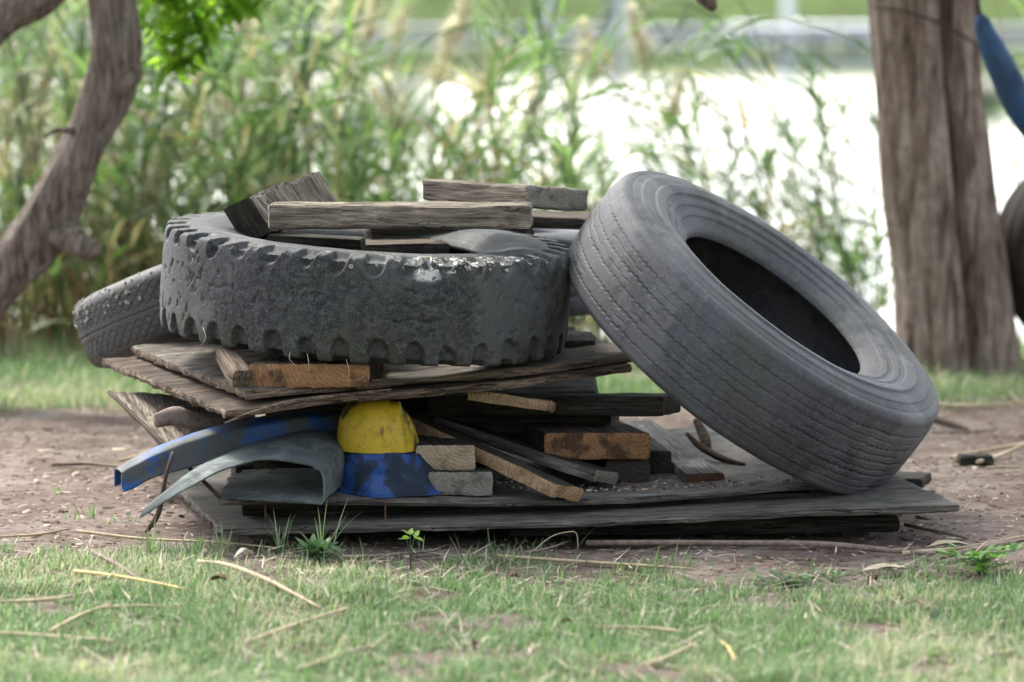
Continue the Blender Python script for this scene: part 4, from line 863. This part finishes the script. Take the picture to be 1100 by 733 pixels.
# right: big fluted trunk
tb = G(1012, 402, 0); tb.z = -.05
e = empty('tree', tb, 'big fibrous barked tree trunk standing by the water at the right', 'tree')
FUR = 5.14
def trunk_r(a, t):
    f1 = np.exp(-((((a - FUR) + math.pi) % (2 * math.pi) - math.pi) / .15) ** 2) * (.62 + .1 * t); f2 = np.exp(-((((a - 4.1) + math.pi) % (2 * math.pi) - math.pi) / .22) ** 2) * .10
    return 1 + .07 * np.cos(a * 2 + .5 - t) + .06 * np.cos(a * 3 + 1 + t * 2) + .035 * np.cos(a * 7 + t * 3) + .02 * np.cos(a * 13 + t * 6) - f1 - f2 + .12 * (1 - t) ** 8 * np.cos(a * 5) - .13 * sstep(5.14, 5.25, a) * sstep(6.28, 5.9, a) + .025 * np.cos(a * 23 + t * 9)
px_t = lambda px, py: P(px, py, tb.y) - tb
pts = [px_t(1028, 412), px_t(1026, 395), px_t(1020, 300), px_t(1009, 200), px_t(1000, 100), px_t(994, 0), px_t(985, -200), px_t(985, -420)]
tube('trunk', pts, [.20, .19, .176, .167, .165, .168, .17, .14], M['bark1'], e, seg=110, n=14, nz=.08, rfun=trunk_r)
top = pts[-1]; cs = []
for k in range(9):
    az = k * .7 + .3; L_ = random.uniform(1.6, 3.4); tip = top + Vector((math.cos(az) * L_, math.sin(az) * L_ * .9 - .4, random.uniform(.5, 2.2)))
    tube('limb', [top - Vector((0, 0, .15)), top.lerp(tip, .5) + Vector((0, 0, .25)), tip], [.09, .055, .02], M['bark1'], e, seg=10, nz=.1)
    cs += [((tip + Vector((random.uniform(-.5, .5), random.uniform(-.5, .5), random.uniform(-.1, .4))))[:], random.uniform(.7, 1.1)) for _ in range(2)]
link('crown', crown_mesh(cs, 520, .11, .04), M['leaf'], e, smooth=False)
# wire around it
wz = [px_t(935, 6), px_t(962, 10), px_t(1000, 22), px_t(1035, 42), px_t(1062, 62)]
wz = [p + Vector((0, -.20 if 0 < i < 4 else -.08, 0)) + tb for i, p in enumerate(wz)]
tube('wire', wz, [.005] * 5, M['dstick'], seg=6, label='dark wire wrapped round the big tree trunk', cat='wire')
# left: leaning limbs
e = empty('tree', P(-150, 420, 2.9), 'leaning grey tree limb with a sawn stub at the left', 'tree'); lb = e.location.copy(); e.location.z = 0; lb = e.location.copy()
q = lambda px, py, Y=2.9: P(px, py, Y) - lb
tube('trunk', [q(-170, 470) , q(-120, 415), q(-50, 348), q(0, 302), q(38, 256), q(68, 200), (q(92, 150)), q(113, 100), q(123, 55), q(120, 0), q(112, -80), q(80, -260), q(60, -500)], [.13, .12, .10, .080, .086, .075, .067, .074, .078, .072, .08, .07, .06], M['bark2'], e, seg=48, n=14, nz=.14, seed=5, rfun=lambda a, t: 1 + .035 * np.cos(a * 9 + t * 20) + .03 * np.cos(a * 4 - t * 33) + .02 * np.cos(a * 17 + t * 50))
tube('stub', [q(45, 245), q(72, 254, 2.85), q(92, 266, 2.8), q(101, 271, 2.78)], [.06, .048, .038, .030], M['bark2'], e, seg=16, n=6, nz=.2)
tube('knot', [q(118, 95, 2.88), q(142, 82, 2.86), q(150, 74, 2.85)], [.05, .03, .012], M['bark2'], e, seg=14, n=5, nz=.3)
tube('twig', [q(78, 140, 2.85), q(60, 140, 2.8), q(48, 148, 2.78)], [.012, .008, .005], M['bark2'], e, seg=8, n=4, nz=.3)
tube('limb', [q(-170, 60), q(-60, 62), q(5, 16), q(62, -22), q(130, -160)], [.09, .075, .062, .055, .04], M['bark2'], e, seg=18, n=8, nz=.15)
cs = []
for (px, py, Y, r) in [(175, 8, 3.2, .13), (205, 28, 3.3, .12), (190, 60, 3.3, .09), (235, 4, 3.5, .13), (262, -6, 3.4, .10), (215, -40, 3.2, .2), (160, -60, 3.2, .2), (300, -60, 3.5, .16)]: cs.append((q(px, py, Y)[:], r))
for c_s in cs: link('leaf_cluster', crown_mesh([c_s], 85, .105, .052), M['leaf'], e, smooth=False)
tube('twig', [q(122, -60), q(165, -30, 3.1), q(205, 10, 3.3), q(225, 55, 3.3), q(232, 72, 3.3)], [.015, .01, .007, .004, .002], M['bark2'], e, seg=6, n=5)
cs = [((q(60, -500) + Vector((random.uniform(-2.2, 2.2), random.uniform(-2.6, 1.6), random.uniform(-.2, 1.4))))[:], random.uniform(.6, 1)) for _ in range(16)]
link('crown', crown_mesh(cs, 420, .10, .04), M['leaf'], e, smooth=False)
# dead branch tip hanging into the frame from above
tube('dead_branch', [P(748, -260, 2.4), P(742, -120, 2.3), P(752, -20, 2.2), P(762, 2, 2.2), P(769, 10, 2.2)], [.03, .028, .026, .022, .009], M['bark2'], seg=12, nz=.3, label='dark dead branch tip hanging in from above the picture centre', cat='branch')

# ------------------------------------------------------------------ blue float and dark tyre at the right edge
M['float'] = paint('faded_blue_float', (.012, .06, .14), (.02, .035, .07), .6, 8, .4)
e = empty('buoy', P(1082, 80, 3.2), 'blue torpedo shaped float hanging at the right frame edge', 'float'); lb = e.location.copy()
q = lambda px, py, Y=3.2: P(px, py, Y) - lb
tube('body', [q(1052, 16), q(1054, 22), q(1058, 34), q(1070, 60), q(1084, 90), q(1098, 120), q(1108, 142), q(1112, 152)], [.012, .024, .033, .044, .049, .046, .032, .012], M['float'], e, seg=24, n=6)
tube('strap', [q(1030, -420), q(1044, -120), q(1049, -10), q(1052, 18)], [.008, .008, .008, .01], M['dstick'], e, seg=8)
def t0(th, s): return (-.008 * sstep(.006, .003, np.abs(np.abs(s) - .03))), 0
tyre('car_tyre', Rs, prof_s, in_s, 260, .006, simple('dark_brown_rubber', (.035, .028, .024), .8, .2, 12, .5), P(1160, 272, 4.1), (.45, -.75, .1), 'dark old tyre behind the big tree at the right frame edge', 'old tyres', tread=t0)
# ------------------------------------------------------------------ far bank
M['post'] = simple('pale_grey_post', (.72, .74, .77), .7, .3, 5, .3, (.35, .37, .4)); M['post2'] = simple('blue_grey_post', (.24, .27, .32), .7, .3, 5, .3)
def post(px, pyb, w_, Y, label, m='post'):
    b = P(px, pyb, Y); tube('mooring_post', [(b.x, Y, -.9), (b.x, Y, -.4), (b.x, Y, .1), (b.x, Y, .5)], [w_ / 2] * 4, M[m], seg=12, n=2, label=label, cat='post', group='posts standing in the lake')
post(590, 40, .15, 61, 'pale post in the lake, leftmost of the four'); post(656, 40, .14, 62, 'blue grey post in the lake, left one of the close pair', 'post2')
post(669, 40, .14, 61, 'pale post in the lake, right one of the close pair'); post(846, 40, .18, 60, 'pale post in the lake at the jetty end')
j0, j1 = P(790, 42, 58), P(955, 42, 58)
e = empty('jetty', (j0.x, 58, -.5), 'low pale jetty deck on the far side of the lake', 'jetty')
board('deck', Vector((0, 0, .33)), Vector((j1.x - j0.x, 0, .33)), Vector((0, 1.6, .33)), Vector((j1.x - j0.x, 1.6, .33)), .14, [M['post']] * 3, e, step=.1)
for k in range(4): tube('pile', [(.1 + k * .6, .2, -.5), (.1 + k * .6, .2, 0), (.1 + k * .6, .2, .2)], [.06] * 3, M['post2'], e, seg=8)
ac = Acc(); n_ = 9000; x = rng.uniform(-12, 12, n_); y = rng.uniform(64.6, 66.0, n_)
ac.add(*ribbons(np.stack([x, y, hgt(x, y)], -1), rng.uniform(0, 6.28, n_), rng.uniform(.10, .34, n_) * (.6 + fbm(x, y, 5)), rng.uniform(.01, .04, n_), rng.uniform(0, .8, n_), rng.uniform(0, 1, n_), 3, rng.uniform(0, .5, n_)))
fm = leafmat('bank_fringe', [(0, (.03, .032, .018)), (.5, (.07, .07, .04)), (1, (.14, .13, .08))], .15, .8)
tag(link('bank_fringe', ac.mesh('bank_fringe'), fm, smooth=False), 'dark olive fringe of plants along the far lake bank', 'plants', kind='stuff')
tube('bank_edging', [(-8 + 2 * i, 64.6, -.40) for i in range(16)], [.06] * 16, M['post'], seg=8, n=1, label='low pale edging along the far lake bank', cat='edging')
for i, (px, Y, r, lb_) in enumerate([(60, 70, 1.7, 'dark bush on the far bank at the far left'), (200, 71, 1.9, 'dark bush on the far bank behind the limb leaves'), (310, 70, 1.8, 'dark bush on the far bank left of centre'), (415, 72, 1.3, 'dark bush on the far bank nearest the centre'), (1090, 71, 1.1, 'dark bush on the far bank behind the float')]):
    b = P(px, 0, Y); e = empty('bush', (b.x, Y, .4), lb_, 'bush', 'bushes on the far bank')
    cs = [((random.uniform(-r, r), random.uniform(-.8, .8), random.uniform(.3, r * 1.1)), r * .45) for _ in range(9)]
    link('foliage', crown_mesh(cs, 260, .22, .12), M['weed'], e, smooth=False)
    tube('stem', [(0, 0, -.3), (.1, 0, .5), (.2, 0, r)], [.08, .06, .03], M['bark2'], e, seg=6)
